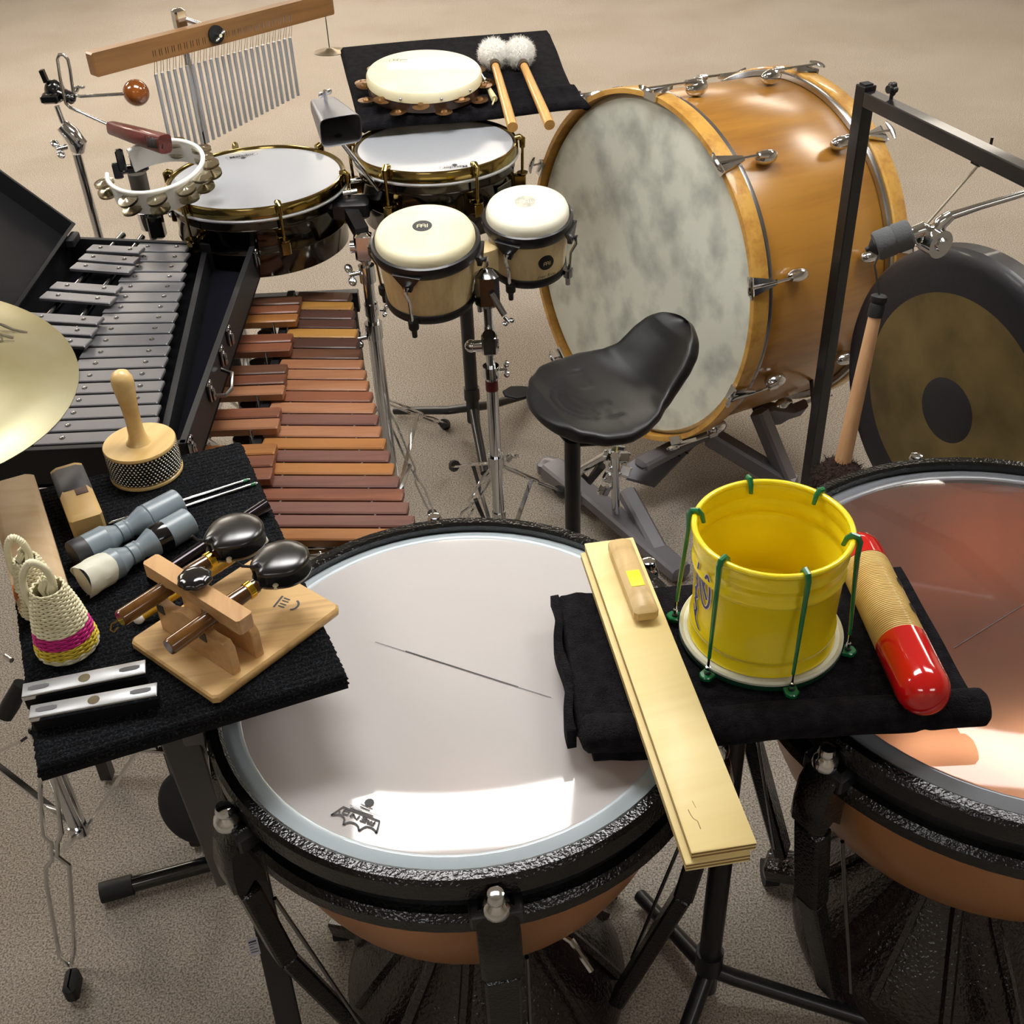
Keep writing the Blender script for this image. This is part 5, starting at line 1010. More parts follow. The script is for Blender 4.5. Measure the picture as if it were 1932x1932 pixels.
# pvc shakers
def pvcsh(a, b, label, taped):
    p, q = lz(*a, .0225), lz(*b, .0225); d = q - p; L_ = d.length; M = frame(p, d, (0, 0, 1)); t = thing('tube_shaker', label, 'shaker', (p.x, p.y, LZ))
    pf = [(0, 0), (.021, 0), (.0225, .004), (.0225, .30), (.021, .31), (.018, .35), (.0145, .40), (.0135, .41), (.0155, .412), (.0155, .465), (.0148, .475), (.0155, .485), (.0155, .50), (.0135, .502), (.0145, .53), (.019, .60), (.0225, .66), (.0225, .67), (.021, .68), (.0225, .69), (.0225, .99), (.021, 1), (0, 1)]
    pf = [(r_ * 1.0, z_ * L_) for r_, z_ in pf]; MB().lathe(M, pf[::-1][::-1], 36).build('tube', pvc, t, 40)
    return t, M, L_
t, M, L_ = pvcsh((140, 1050), (338, 948), 'grey plastic pipe shaker with black taped end, the farther of the pair', 0)
MB().lathe(M, [(.0, -.002), (.0225, -.001), (.0235, .003), (.0232, .018), (.0226, .02)], 36).build('black_tape', mat('worn_tape', '#2a2a2e', .45), t)
t, M, L_ = pvcsh((160, 1095), (358, 984), 'grey plastic pipe shaker with crumpled white tape, the nearer of the pair', 1)
MB().lathe(M, [(.0200, L_ * .625), (.0229, L_ * .66), (.0231, L_ * .76), (.0226, L_ * .762)], 36).build('black_tape', blackgl, t)
random.seed(11); wr = mat('white_tape', '#dcdccb', .55)
def tp(u, v):
    a = u * 2 * PI; r_ = .0232 + .0014 * random.random() + .0022 * max(0, math.sin(a * 3 + v * 5)) * (1 - v); return M @ Vector((r_ * math.cos(a), r_ * math.sin(a), -.004 + v * .043 + .004 * math.sin(a * 2)))
MB().grid(tp, 30, 8, True).build('white_tape', wr, t, 20); MB().lathe(M, [(0, -.003), (.0225, -.003)], 24).build('end_cap', wr, t)
# black stick tube and the yellow mallet lying under the castanets
p, q = lz(285, 1098, .012), lz(503, 953, .012); t = thing('black_tube', 'glossy dark metal tube lying between the pipe shakers and the castanets', 'tube', p); MB().lathe(frame(p, q - p), [(.009, 0), (.0105, .001), (.0105, (q - p).length - .001), (.009, (q - p).length)], 24).build('tube', mat('dark_steel_tube', '#2a2428', .1, .7), t); MB().lathe(frame(p, q - p), [(.0095, .004), (.0085, .0), (.0085, .1)], 20).build('bore', rubber, t)
p, q = lz(262, 1166, .010), lz(503, 1014, .055); d = q - p; t = thing('yellow_mallet', 'yellow-shafted stick with white tip running beneath the castanets', 'mallet', p)
MB().cyl(p, p + d * .96, .0062, .0062, 14).build('shaft', mat('yellow_shaft', '#c39a1e', .25, 0, .6), t); MB().tube([p + d * .93, p + d * .99, q], [.0068, .0068, .005], 12).build('white_tip', white, t); MB().ball(T(*p), .0085, n=12, m=8).build('white_ball', white, t)
# castanet machine
q0, q1, q2 = lz(243, 1208, .014), lz(405, 1320, .014), lz(633, 1138, .014)
ex_ = (q1 - q0); BW = ex_.length; ex_.normalize(); ey_ = Vector((-ex_.y, ex_.x, 0)); BL2 = (q2 - q1).dot(ey_); o0 = Vector((q0.x, q0.y, LZ))
MM = Matrix(((ex_.x, ey_.x, 0, o0.x), (ex_.y, ey_.y, 0, o0.y), (0, 0, 1, LZ), (0, 0, 0, 1)))
t = thing('castanet_machine', 'wooden castanet machine base with clamp bar and black knob', 'castanet stand', M=MM @ T(BW / 2, BL2 / 2, 0))
ash = wood('ash_board', '#d2ab70', '#94703f', math.atan2(ey_.y, ey_.x), .5, .12, 16, 26, 1.3); ash2 = wood('beech_clamp', '#c89e6c', '#a87d4f', math.atan2(ex_.y, ex_.x), .4, .2, 10, 16, .6)
def mrb(x0, x1, y0, y1, z0, z1, c_=.003): return MB().rbox(MM @ T((x0 + x1) / 2, (y0 + y1) / 2, (z0 + z1) / 2), x1 - x0, y1 - y0, z1 - z0, c_)
rr = .006; bp_ = [(rr, 0), (BW - rr, 0), (BW, rr), (BW, BL2 - rr), (BW - rr, BL2), (rr, BL2), (0, BL2 - rr), (0, rr)]
MB().prism(MM, bp_, .001, .015, .003).build('base_board', ash, t)
H_ = .064; yA, yB = .040, .078
for y_, nm in ((yA, 0), (yB, 1)):
    pl = [(.018, .015), (BW - .012, .015), (BW - .012, H_ - .010), (BW - .018, H_ + .0), (BW - .045, H_ - .002), (BW - .06, H_ + .004), (BW / 2 + .012, H_ + .012), (BW / 2 - .012, H_ + .012), (.062, H_ + .004), (.045, H_ - .002), (.022, H_), (.018, H_ - .01)]
    Mu = MM @ Matrix(((1, 0, 0, 0), (0, 0, -1, y_ + .013), (0, 1, 0, 0), (0, 0, 0, 1))); MB().prism(Mu, pl, 0, .013, .0015).build('upright', ash2, t)
for x_ in (.030, BW - .06): MB().rbox(MM @ T(x_, yA - .0005, H_ - .008), .014, .002, .014, .0004).build('felt_pad', tape, t)
cb_ = [(-.006, H_ + .022), (.03, H_ + .022), (.045, H_ + .026), (BW - .045, H_ + .026), (BW - .03, H_ + .022), (BW + .008, H_ + .022), (BW + .008, H_ + .044), (-.006, H_ + .044)]
Mu = MM @ Matrix(((1, 0, 0, -.0), (0, 0, -1, yB - .003), (0, 1, 0, 0), (0, 0, 0, 1))); MB().prism(Mu, cb_, 0, .024, .003).build('clamp_bar', ash2, t)
MB().cyl(MM @ Vector((BW / 2, (yA + yB) / 2 + .006, .02)), MM @ Vector((BW / 2, (yA + yB) / 2 + .006, H_ + .05)), .003).build('screw', chrome, t)
Mk = MM @ T(BW / 2, (yA + yB) / 2 + .006, H_ + .046)
MB().grid(lambda u, v: Mk @ Vector(((.0215 + .0008 * math.cos(20 * PI * u) * (1 - abs(2 * v - 1))) * (max(0, math.sin(PI * v)) ** .6) * math.cos(2 * PI * u), (.0215 + .0008 * math.cos(20 * PI * u) * (1 - abs(2 * v - 1))) * (max(0, math.sin(PI * v)) ** .6) * math.sin(2 * PI * u), .009 - .008 * math.cos(PI * v))), 64, 14, True).build('black_knob', blackgl, t, 50)
m_ = MB(); Mp = MM @ T(BW * .62, BL2 * .80, .0152) @ Matrix.Rotation(-1.25, 4, 'Z'); m_.ribbon(Mp, arc(0, .012, .010, 20, 160, 8), .003); [m_.ribbon(Mp, [(x_, -.004), (x_ + .001, .006)], .0022) for x_ in (-.009, -.004, .002, .007)]; m_.ribbon(Mp, [(-.012, -.008), (.012, -.008)], .003); m_.build('burned_mark', printm, t, 0)
hz = LZ + H_ + .013
handw = mat('varnished_handle', '#694317', .18, 0, .7, var=('#452a0d', 22, 4, (1, 1, 1))); castm = mat('castanet_black', '#101012', .25, 0, .6, coatr=.25)
for (a, b, cpx2, cr, lbl) in (((226, 1168), (404, 1052), (446, 1010), .038, 'pair of black castanets on a brown handle with brass hook, the farther of the two'), ((318, 1222), (478, 1108), (533, 1062), .036, 'pair of black castanets on a dark brown handle, the nearer one over the board')):
    p, q = at(*a, hz), at(*b, hz + .004); d = (q - p).normalized(); t = thing('castanets', lbl, 'castanets', (q.x, q.y, LZ + .02)); up = Vector((0, 0, 1)); sd = d.cross(up).normalized()
    L_ = (q - p).length; MB().lathe(frame(p, d), [(0, 0), (.0100, .0), (.0112, .003), (.0112, L_ - .03), (.0102, L_ - .01), (.0098, L_ + .004), (0, L_ + .004)], 24).build('handle', handw, t)
    MB().lathe(frame(p + d * (L_ - .012), d), [(.0104, 0), (.0118, .001), (.0118, .009), (.0104, .01)], 24).build('brass_band', gold, t)
    MB().rbox(frame(p + d * (L_ + .016), up, d), .034, .022, .006, .002).build('tongue', mat('red_brown_tongue', '#4a2320', .4) if 'red_brown_tongue' not in bpy.data.materials else bpy.data.materials['red_brown_tongue'], t)
    cc2 = at(*cpx2, hz + .018); hd_ = (cc2 - (p + d * (L_ + .005))); hd_.z = 0; hd_.normalize()
    for s_, dz in ((1, .006), (-1, -.010)):
        Mh = frame(cc2 + up * dz, up, hd_) if s_ > 0 else frame(cc2 + up * dz, up, hd_)
        def shell_(u, v, s_=s_):
            a_ = 2 * PI * u; rad = cr * (1 - .0 * math.cos(a_)); ear = 0
            if abs(a_ - PI) < .95: ear = .008 * (math.cos((a_ - PI) / .95 * PI) * .5 + .5) * (1 - .9 * math.exp(-((a_ - PI) / .18) ** 2))
            k = math.cos(v * PI / 2); return Mh @ Vector(((rad + ear) * k * math.cos(a_), (rad + ear) * k * math.sin(a_), s_ * .0125 * math.sin(v * PI / 2) ** .8))
        m_ = MB(); m_.grid(shell_, 56, 12, True); m_.add([tuple(shell_(i / 56, 0)) for i in range(56)], [tuple(range(56)) if s_ < 0 else tuple(range(55, -1, -1))]); m_.build('shell', castm, t, 60)
    kp = cc2 - hd_ * cr * .92; m_ = MB(); m_.tube([kp + sd * .014 + up * .004, kp + up * .016, kp - sd * .014 + up * .004, kp - sd * .012 - up * .012, kp - up * .016, kp + sd * .012 - up * .012], .0024, 6, closed=True); m_.tube([kp - sd * .012 + up * .006, kp - hd_ * .012 + up * .012 - sd * .016, kp - hd_ * .016 + up * .02 - sd * .02], .002, 6); m_.build('elastic_cord', rubber, t)
    MB().ball(T(*(kp + sd * .022 - up * .012 + hd_ * .004)), .0045, n=10, m=8).build('bead', cream, t)
    if a[0] < 300:
        hb = p - d * .004; MB().tube([hb, hb - d * .008, hb - d * .013 - up * .004 + sd * .004, hb - d * .012 + sd * .010 - up * .004, hb - d * .005 + sd * .011], .0013, 8).build('brass_hook', brass, t)
# caxixi shakers
wv1 = mat('wicker_cream', '#f3eed0', .55, var=('#e4ddb8', 40, 2)); wvm = mat('wicker_magenta', '#cc2284', .55); wvy = mat('wicker_yellow', '#e2c940', .55)
def caxixi(cx_, cy_, rb_, hh_, label, bands, lean=(0, 0)):
    M = frame((cx_, cy_, LZ + .001), (lean[0], lean[1], 1), (1, 0, 0)); t = thing('caxixi', label, 'shaker', (cx_, cy_, LZ))
    MB().lathe(M, [(0, 0), (rb_ * .92, 0), (rb_ * .96, .003), (rb_ * .96, .006), (0, .007)], 40).build('gourd_base', mat('gourd_brown', '#7a6a4a', .5) if 'gourd_brown' not in bpy.data.materials else bpy.data.materials['gourd_brown'], t)
    rows = int(hh_ / .0029)
    def rad(z):
        f = z / hh_; return rb_ * (1.0 - .06 * max(0, .12 - f) / .12 - .45 * max(0, f - .12) - .35 * max(0, f - .6) ** 1.5)
    ns = 14; parts = {}
    for j in range(rows):
        z0 = .004 + j * .0029; f = z0 / hh_; mt = wv1
        for lo, hi, m2 in bands:
            if lo <= f < hi: mt = m2
        mb = parts.setdefault(mt.name, (MB(), mt))[0]; r0_ = rad(z0)
        mb.tube([M @ Vector(((r0_ + .0012 * math.sin(ns * a + PI * j)) * math.cos(a), (r0_ + .0012 * math.sin(ns * a + PI * j)) * math.sin(a), z0 + .0007 * math.sin(ns * a))) for a in [2 * PI * i / 84 for i in range(84)]], .0016, 6, closed=True)
    for nm, (mb, mt) in parts.items(): mb.build('woven_band', mt, t, 60, label={'wicker_cream': None, 'wicker_magenta': 'magenta woven band', 'wicker_yellow': 'yellow woven band'}[nm])
    MB().lathe(M, [(rb_ * .93, .006), (rad(hh_ * .5) - .003, hh_ * .5), (rad(hh_) - .003, hh_)][::-1][::-1], 28).build('inner_core', mat('wicker_inner', '#9c936c', .8) if 'wicker_inner' not in bpy.data.materials else bpy.data.materials['wicker_inner'], t)
    m_ = MB(); tp_ = hh_
    for i in range(26):
        a = random.uniform(0, 2 * PI); m_.tube([M @ Vector((.006 * math.cos(a), .006 * math.sin(a), tp_ - .016)), M @ Vector((.010 * math.cos(a), .010 * math.sin(a), tp_ + .002)), M @ Vector((.005 * math.cos(a + 1), .005 * math.sin(a + 1), tp_ + .010 + random.uniform(0, .008)))], .0014, 5)
    m_.build('wicker_tuft', wv1, t, 60)
    L0 = [(-.75, .55), (-.95, .85), (-.85, 1.2), (-.35, 1.42), (.15, 1.32), (.3, 1.1), (.2, .9)]
    sp = [M @ Vector((x_ * rb_ * .72, x_ * rb_ * .12, z_ * hh_)) for x_, z_ in L0]
    fine = []
    for i in range(len(sp) - 1):
        p_1, p0_, p1_, p2_ = sp[max(i - 1, 0)], sp[i], sp[i + 1], sp[min(i + 2, len(sp) - 1)]
        for k in range(12): u = k / 12; fine.append(.5 * ((2 * p0_) + (p1_ - p_1) * u + (2 * p_1 - 5 * p0_ + 4 * p1_ - p2_) * u * u + (3 * p0_ - p_1 - 3 * p1_ + p2_) * u ** 3))
    MB().tube(fine, [.0052 if i % 2 else .0042 for i in range(len(fine))], 8).build('handle_loop', wv1, t, 60)
    return t
b1 = lz(131, 1222); caxixi(b1.x, b1.y, .039, .102, 'woven cream shaker with magenta and yellow bands, handle loop on top', [(.26, .42, wvm), (.12, .26, wvy)])
b2 = lz(84, 1150); caxixi(b2.x, b2.y, .029, .088, 'smaller plain cream woven shaker standing behind the banded one', [])
# two metal-topped bars at the near edge
for (a, b, c3, d3, lbl) in (((41, 1291), (272, 1245), (275, 1268), (44, 1315), 'silver-topped black bar with oval marks, the farther of the pair at the table front'), ((55, 1332), (294, 1288), (296, 1310), (58, 1355), 'silver-topped black bar with oval marks, the nearer of the pair at the table front')):
    zb = .024; pa, pb_, pc, pd2 = [lz(*p_, zb) for p_ in (a, b, c3, d3)]; d = (pb_ - pa).normalized(); s = (pd2 - pa); s = (s - d * s.dot(d)); wdt = s.length; s.normalize(); L_ = (pb_ - pa).length; c = (pa + pb_ + pc + pd2) / 4
    M = Matrix(((d.x, -s.x, 0, c.x), (d.y, -s.y, 0, c.y), (0, 0, 1, LZ), (0, 0, 0, 1))); t = thing('clapper_bar', lbl, 'metal bar', M=M)
    MB().rbox(M @ T(0, 0, .011), L_ - .002, wdt - .0015, .022, .0015).build('body', casebl, t)
    MB().rbox(M @ T(0, .0005, zb - .0008), L_, wdt, .0022, .0008).build('cover_plate', mat('satin_plate', '#b5b6b8', .45, .7) if 'satin_plate' not in bpy.data.materials else bpy.data.materials['satin_plate'], t)
    MB().rbox(M @ T(0, -wdt / 2 - .0005, zb - .003), L_, .002, .0065, .0007).build('front_lip', chrome, t)
    m_ = MB(); zt_ = zb + .0004
    for k in (-1, 1):
        MB().prism(M @ T(k * L_ * .37, 0, zt_), [(-.0125, -.0015), (-.008, -.0035), (.008, -.0035), (.0125, -.0015), (.0125, .003), (.007, .0045), (-.007, .0045), (-.0125, .003)], 0, .0003).build('oval_mark', mat('grey_print', '#5a5a5c', .5) if 'grey_print' not in bpy.data.materials else bpy.data.materials['grey_print'], t, 0)
    MB().lathe(M @ T(0, 0, zt_), [(0, .0004), (.0072, .0003), (.0072, 0)], 20).build('round_mark', bpy.data.materials['jingle_nickel'], t, 0)

# ================================================================ right tray with towel, slapstick, bucket drum, guiro
RZ = .86
rt_ = thing('tray_table_stand', 'black tripod stand carrying the towel-covered tray between the kettledrums', 'stand', (.30, 1.12, 0))
hb = at(1333, 1855, .04); tx, ty = hb.x, hb.y
MB().cyl((tx, ty, .03), (tx, ty, .45), .019, n=20).cyl((tx, ty, .45), (tx, ty, RZ - .04), .0165, n=20).build('post', blackm, rt_)
MB().cyl((tx, ty, .09), (tx, ty, .14), .024, n=20).build('collar', blackpl, rt_)
for u, v, z in ((1208, 1690, .03), (1660, 1932, .02), (1270, 2010, .02)):
    e = at(u, v, z); MB().tube([(tx, ty, .09), Vector((tx, ty, .085)).lerp(e, .15), e], [.015, .015, .014], 10).build('leg', blackm, rt_)
R4 = [at(1048, 1118, RZ), at(1706, 1062, RZ), at(1842, 1302, RZ), at(1085, 1372, RZ)]
MB().prism(I4, [(p.x, p.y) for p in (R4[3] + Vector((.02, .0, 0)), R4[2] + Vector((-.02, .0, 0)), R4[1] + Vector((-.02, -.02, 0)), R4[0] + Vector((.02, -.02, 0)))], RZ - .03, RZ - .022).build('tray', blackm, rt_, 0)
def rtow(u, v):
    p = R4[0].lerp(R4[1], u).lerp(R4[3].lerp(R4[2], u), v); e = min(u * 1.9, (1 - u) * 1.9, v, 10) ; h = -.016 * max(0, 1 - e / .03) ** 2
    h += .0016 * math.sin(u * 21 + v * 3) * math.sin(v * 9) + .004 * math.exp(-((u - .06) / .02) ** 2) * (v < .4)
    r_ = 0
    return p + Vector((0, 0, h - .001))
m_ = MB(); m_.grid(rtow, 70, 40); o = m_.build('towel', towel, None, 60); q = o.modifiers.new('s', 'SOLIDIFY'); q.thickness = .018; q.offset = 1
tag(o, 'black towel covering the tray under the yellow bucket drum', 'towel'); origin_to(o, R4[3])
# rolled front edge of the same towel
ra, rb2 = at(1090, 1388, RZ - .012), at(1868, 1332, RZ - .012); rd_ = (rb2 - ra); rn = Vector((-rd_.y, rd_.x, 0)).normalized(); RL = rd_.length
m_ = MB()
def roll(u, v):
    a = u * 2 * PI; x_ = v; fl_ = 1 - .12 * math.exp(-((v - .22) / .01) ** 2) - .10 * math.exp(-((v - .83) / .012) ** 2); r_ = .024 * fl_ * (1 + .05 * math.sin(a * 3 + v * 11)); en = min(v, 1 - v) / .025; r_ *= min(1, en ** .4 + .02) if en < 1 else 1
    sp_ = .006 * (u) 
    return ra + rd_ * x_ + rn * (r_ * 1.05 * math.cos(a)) + Vector((0, 0, r_ * math.sin(a) + .001 * math.sin(v * 30)))
m_.grid(roll, 28, 90, True); m_.build('rolled_edge', towel, o, 60)
# hanging fold at the left side
m_ = MB(); m_.grid(lambda u, v: (R4[0].lerp(R4[3], u) + Vector((.004 + .004 * math.sin(u * 12), 0, -.004 - v * (.02 + .014 * u)))), 30, 6); f_ = m_.build('side_fold', towel, o, 60); q = f_.modifiers.new('s', 'SOLIDIFY'); q.thickness = .012
q1, q2 = at(1118, 1425, RZ - .045), at(1235, 1418, RZ - .045); MB().tube([q1, q1.lerp(q2, .3) + Vector((0, .004, .002)), q1.lerp(q2, .6), q2], [.008, .012, .010, .010], 12).build('under_fold', towel, o, 60)
# slapstick
zf_, zn_ = .894, .898
S = [at(1100, 1022, zf_), at(1197, 1017, zf_), at(1425, 1588, zn_), at(1308, 1612, zn_)]
nsp = (S[1] - S[0]).cross(S[3] - S[0]).normalized(); nsp = nsp if nsp.z > 0 else -nsp
dl = ((S[3] + S[2]) / 2 - (S[0] + S[1]) / 2); SL = dl.length; dl.normalize(); SWd = ((S[1] - S[0]).length + (S[2] - S[3]).length) / 2; cS = (S[0] + S[1] + S[2] + S[3]) / 4
MS = frame(cS, nsp, dl)
t = thing('slapstick', 'long pale plywood slapstick with a glued handle block, laid across the towel', 'slapstick', M=MS @ T(0, 0, -.03))
ply = wood('slapstick_ply', '#ecd89c', '#e2ca88', math.atan2(dl.y, dl.x), .55, .05, 14, 8, .5)
plye = mat('ply_edge', '#c9ab72', .6, var=('#9c7a48', 3, 2, (0.01, 0.01, 90), (.4, .6)))
def plank(dx, dy, z1, nm):
    root = MB().rbox(MS @ T(dx, dy, z1 - .0008), SL, SWd, .0026, .001).build(nm, ply, t)
    for k in range(4): MB().box(MS @ T(dx, dy, z1 - .0032 - k * .0027), SL - .0008 - (k % 2) * .0006, SWd - .0008 - (k % 2) * .0006, .0027).build('ply', ply if k % 2 else plye2, root, 0)
plye2 = mat('ply_dark', '#8a6c3e', .6)
plank(0, 0, 0, 'upper_plank'); 
lat_s = (MS.to_3x3() @ Vector((0, 1, 0))).x; plank(.003, -.0065 if lat_s > 0 else .0065, -.0145, 'lower_plank')
hA, hB = atp(1176, 1048, cS, nsp), atp(1213, 1172, cS, nsp); hl = (hB - hA).length; hm = MS.inverted() @ ((hA + hB) / 2)
MB().rbox(MS @ T(hm.x - .004, hm.y, .013), hl + .02, .034, .026, .007).build('handle_block', wood('block_oak', '#c9ac76', '#b09058', math.atan2(dl.y, dl.x), .5, .1, 10, 20, .8), t)
MB().rbox(MS @ T(hm.x + .012, hm.y + .0, .0264), .034, .019, .001, .0003).build('yellow_sticker', mat('yellow_sticker', '#f4e81e', .5), t)
m_ = MB(); 
def sp2(u, v): p = MS.inverted() @ atp(u, v, cS, nsp); return (p.x, p.y)
m_.ribbon(MS, [sp2(1298, 1528), sp2(1303, 1538), sp2(1308, 1545), sp2(1316, 1550), sp2(1322, 1565)], .0010, .0007); m_.ribbon(MS, [sp2(1306, 1512), sp2(1313, 1525)], .0006, .0007); m_.build('wood_crack', mat('crack_brown', '#8a7040', .7), t, 0)
# bucket drum
bc = Vector((.3325, 1.150, 0)); bz0, bz1 = RZ + .003, 1.05
t = thing('bucket_drum', 'yellow paint-bucket drum with green tension hooks, standing on the black towel', 'drum', (bc.x, bc.y, RZ)); Mb2 = T(bc.x, bc.y, 0)
yellowi = yellowm
rt0 = .1005; h_ = bz1 - bz0
def br(z): return .094 + (.099 - .094) * (z - bz0) / h_
pro = [(br(z) + e, z) for z, e in [(bz0 + .012, .005), (bz0 + .018, .004), (bz0 + .024, -.001), (bz0 + .030, -.001), (bz0 + .034, .003), (bz0 + .038, .003), (bz0 + .043, -.0005), (bz0 + .08, -.0005), (bz0 + .125, -.0005), (bz0 + .129, .0015), (bz0 + .133, .003), (bz0 + .137, .0015), (bz0 + .140, -.0005), (bz0 + .150, -.0005), (bz0 + .156, .0015), (bz0 + .160, .002), (bz0 + .164, 0), (bz1 - .008, 0), (bz1 - .005, .002)]]
MB().lathe(Mb2, pro + [(rt0 + .001, bz1 - .005)], 96).build('bucket_wall', yellowm, t, 50)
MB().lathe(Mb2, [(a - .0025, z) for a, z in pro][::-1], 96).build('inner_wall', yellowm, t, 50)
MB().ring(Mb2 @ T(0, 0, bz1 - .0035), rt0 - .0008, .0042, 96, 10).build('rolled_rim', yellowm, t)
MB().lathe(Mb2, [(0, bz0 + .012), (.09, bz0 + .012), (.092, bz0 + .02)][::-1], 64).build('bucket_floor', mat('inner_floor', '#d9c000', .4), t)
MB().lathe(Mb2, [(.092, bz0 + .004), (.1065, bz0 + .0045), (.110, bz0 + .007), (.1105, bz0 + .011), (.108, bz0 + .014), (.105, bz0 + .011), (.092, bz0 + .010)][::-1], 96).build('head_ring', mat('cream_ring', '#d9d9c4', .4), t)
MB().lathe(Mb2, [(0, bz0 - .001), (.108, bz0 - .001), (.1105, bz0), (.1105, bz0 + .004), (.1, bz0 + .005)], 96).build('lower_hoop', mat('dark_green_hoop', '#0c3a28', .4), t)
for i, (tu, bu) in enumerate((((1322, 968), (1277, 1165)), ((1372, 1052), (1333, 1275)), ((1520, 1080), (1493, 1306)), ((1603, 1013), (1597, 1228)), ((1413, 905), None), ((1545, 930), None))):
    p = at(*tu, bz1); a = math.atan2(p.y - bc.y, p.x - bc.x); d = Vector((math.cos(a), math.sin(a), 0)); s = Vector((-d.y, d.x, 0)); z = Vector((0, 0, 1)); o_ = Vector((bc.x, bc.y, 0))
    if bu:
        q = at(*bu, bz0 + .004); a2 = math.atan2(q.y - bc.y, q.x - bc.x); d2 = Vector((math.cos(a2), math.sin(a2), 0))
    else: d2 = d
    hk_ = [o_ + d * (rt0 - .012) + z * (bz1 - .014), o_ + d * (rt0 - .0085) + z * (bz1 - .002), o_ + d * (rt0 - .003) + z * (bz1 + .0035), o_ + d * (rt0 + .004) + z * (bz1 + .002), o_ + d * (rt0 + .0075) + z * (bz1 - .006), o_ + d * (rt0 + .0075) + z * (bz1 - .03)]
    low = o_ + d2 * .1165 + z * (bz0 + .034)
    MB().tube(hk_ + [low], [.003, .0036, .0042, .0042, .0042, .0036, .0024], 8).build('green_hook', greenm, t)
    ft_ = o_ + d2 * .1175 + z * (bz0 + .006)
    hn = MB().cyl(low + z * .002, ft_, .0016, .0022, 8); hn.cyl(ft_ + z * .006, ft_ + z * .013, .0034, n=6); hn.build('tension_bolt', chrome, t)
    fo = MB(); fo.prism(frame(ft_ - z * .0055, z, d2), [(-.006, -.009), (.006, -.009), (.011, -.004), (.012, 0), (.011, .004), (.006, .009), (-.006, .009)], 0, .0075, .0015); fo.build('green_foot', greenm, t); MB().cyl(ft_, ft_ + z * .004, .0045, n=10).build('rubber_washer', rubber, t)
# script on the bucket wall
m_ = MB(); m2_ = MB()
A0 = math.radians(196)
def wr_(p, k=0):
    a = A0 + p[0] / .0985; z_ = bz0 + .10 + p[1]; r_ = br(z_) + .0012 + p[2] + k; return (r_ * math.cos(a), r_ * math.sin(a), z_)
S1 = [(-.012, .028), (-.004, .036), (.006, .034), (.014, .024), (.018, .008), (.016, -.01), (.010, -.022), (.0, -.026), (-.008, -.018), (-.012, -.002), (-.016, .014)]
def smooth_(P, n=8):
    out = []
    for i in range(len(P) - 1):
        a_, b_, c4, d4 = [Vector(P[j]) for j in (max(i - 1, 0), i, i + 1, min(i + 2, len(P) - 1))]
        for k in range(n): u = k / n; q = .5 * ((2 * b_) + (c4 - a_) * u + (2 * a_ - 5 * b_ + 4 * c4 - d4) * u * u + (3 * b_ - a_ - 3 * c4 + d4) * u ** 3); out.append((q.x, q.y))
    return out + [tuple(P[-1])]
strokes = [([(.011, .022), (.014, .036), (.018, .044), (.022, .036), (.0245, .018), (.0235, .0), (.018, -.010), (.010, -.006), (.004, .012), (.0, .036)], .0036), ([(.004, .034), (.010, .022), (.019, .004)], .0042),
           ([(-.004, .05), (-.008, .03), (-.006, .01), (-.010, -.01), (-.006, -.03), (-.008, -.045)], .0034), ([(-.012, .02), (-.004, .012), (-.012, .0), (-.004, -.008), (-.012, -.018), (-.004, -.03), (-.012, -.04)], .003), ([(-.016, -.03), (-.006, -.05), (.008, -.062)], .0032)]
for P_, wd in strokes: Q = smooth_(P_); m2_.ribbon(Mb2, Q, wd + .0028, 0, f=wr_); m_.ribbon(Mb2, Q, wd, .0004, f=wr_)
m2_.build('white_outline', white, t, 0); m_.build('blue_script', bluem, t, 0)
# stick and paper inside
p = at(1443, 1082, bz0 + .02); MB().cyl((bc.x - .006, bc.y, bz0 + .013), (bc.x - .004, bc.y - .002, bz0 + .105), .0022, n=8).build('inner_stick', mat('stick_tan', '#b5933a', .5), t)
MB().rbox(frame((bc.x + .048, bc.y - .01, bz0 + .05), (-.7, -.5, .5), (.3, -.3, 1)), .05, .03, .0012, .0004).build('folded_tape', mat('pale_tape', '#dfd86a', .5), t)
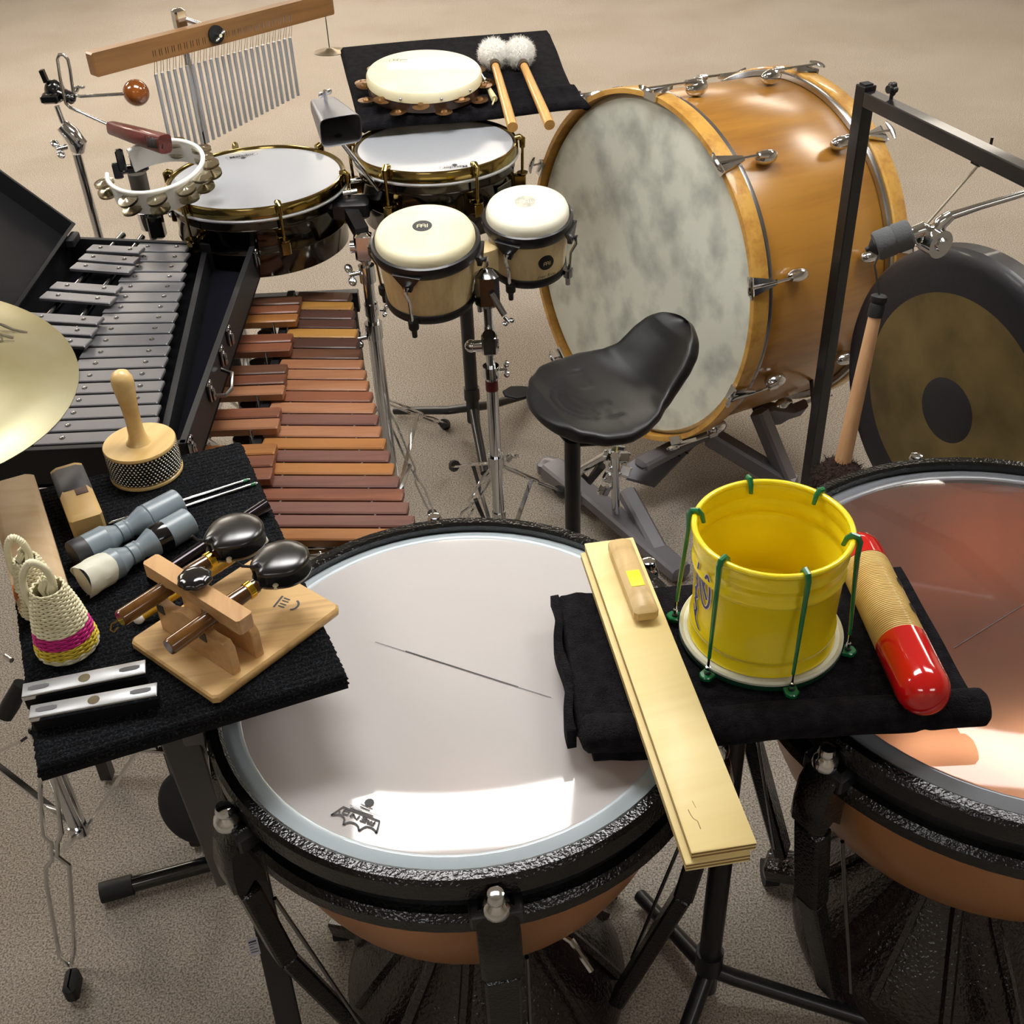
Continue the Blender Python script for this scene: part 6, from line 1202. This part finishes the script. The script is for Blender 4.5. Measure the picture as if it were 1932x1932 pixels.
# guiro
gr = .0335; g0, g1 = at(1618, 1040, RZ + gr), at(1742, 1302, RZ + gr); gd_ = (g1 - g0).normalized(); GL = (g1 - g0).length; Mg = frame(g0, gd_, (0, 0, 1))
t = thing('guiro', 'ridged pale wooden guiro with red lacquered ends, leaning beside the yellow bucket', 'guiro', (g0 + g1) / 2 - Vector((0, 0, gr)))
rz0, rz1 = GL * .14, GL * .70
pf = [(gr * .97, rz0)]; n_ = 46
for i in range(n_): z_ = rz0 + (rz1 - rz0) * i / n_; dz = (rz1 - rz0) / n_; pf += [(gr - .0012, z_ + dz * .08), (gr, z_ + dz * .35), (gr, z_ + dz * .7), (gr - .0012, z_ + dz * .95)]
pf += [(gr * .97, rz1)]
MB().lathe(Mg, pf, 56).build('ridged_body', mat('guiro_wood', '#dcc17d', .38, 0, .3, var=('#caa961', 14, 3)), t, 40)
capf = [(gr, 0), (gr, .01), (gr * .97, .018), (gr * .86, .028), (gr * .66, .037), (gr * .4, .0425), (0, .045)]
MB().lathe(Mg, [(gr * .6, rz1 - .001), (gr + .0006, rz1)] + [(a_ + .0006 if a_ else 0, GL - .014 + b_) for a_, b_ in capf], 56).build('red_end', redm, t, 50)
MB().lathe(Mg, ([(gr * .6, rz0 + .001), (gr + .0006, rz0)] + [(a_ + .0006 if a_ else 0, .02 - b_) for a_, b_ in capf])[::-1], 56).build('red_end', redm, t, 50)
ax_s = Mg.to_3x3()
for f in (.355, .545):
    best = g0 + gd_ * (GL * f); o_ = (Vector((.75, .05, .66))); o_ = (o_ - gd_ * o_.dot(gd_)).normalized()
    MB().lathe(frame(best + o_ * (gr + .0008), o_, gd_) @ Matrix.Diagonal((1.25, .8, 1, 1)), [(0, 0), (.0078, 0)][::-1], 20).build('sound_hole', mat('hole_dark', '#1a120a', .9) if 'hole_dark' not in bpy.data.materials else bpy.data.materials['hole_dark'], t, 0)
# chrome rod tip behind the bucket
p, q = at(1281, 1027, .3), at(1312, 1008, .3)
bpy.context.view_layer.update()
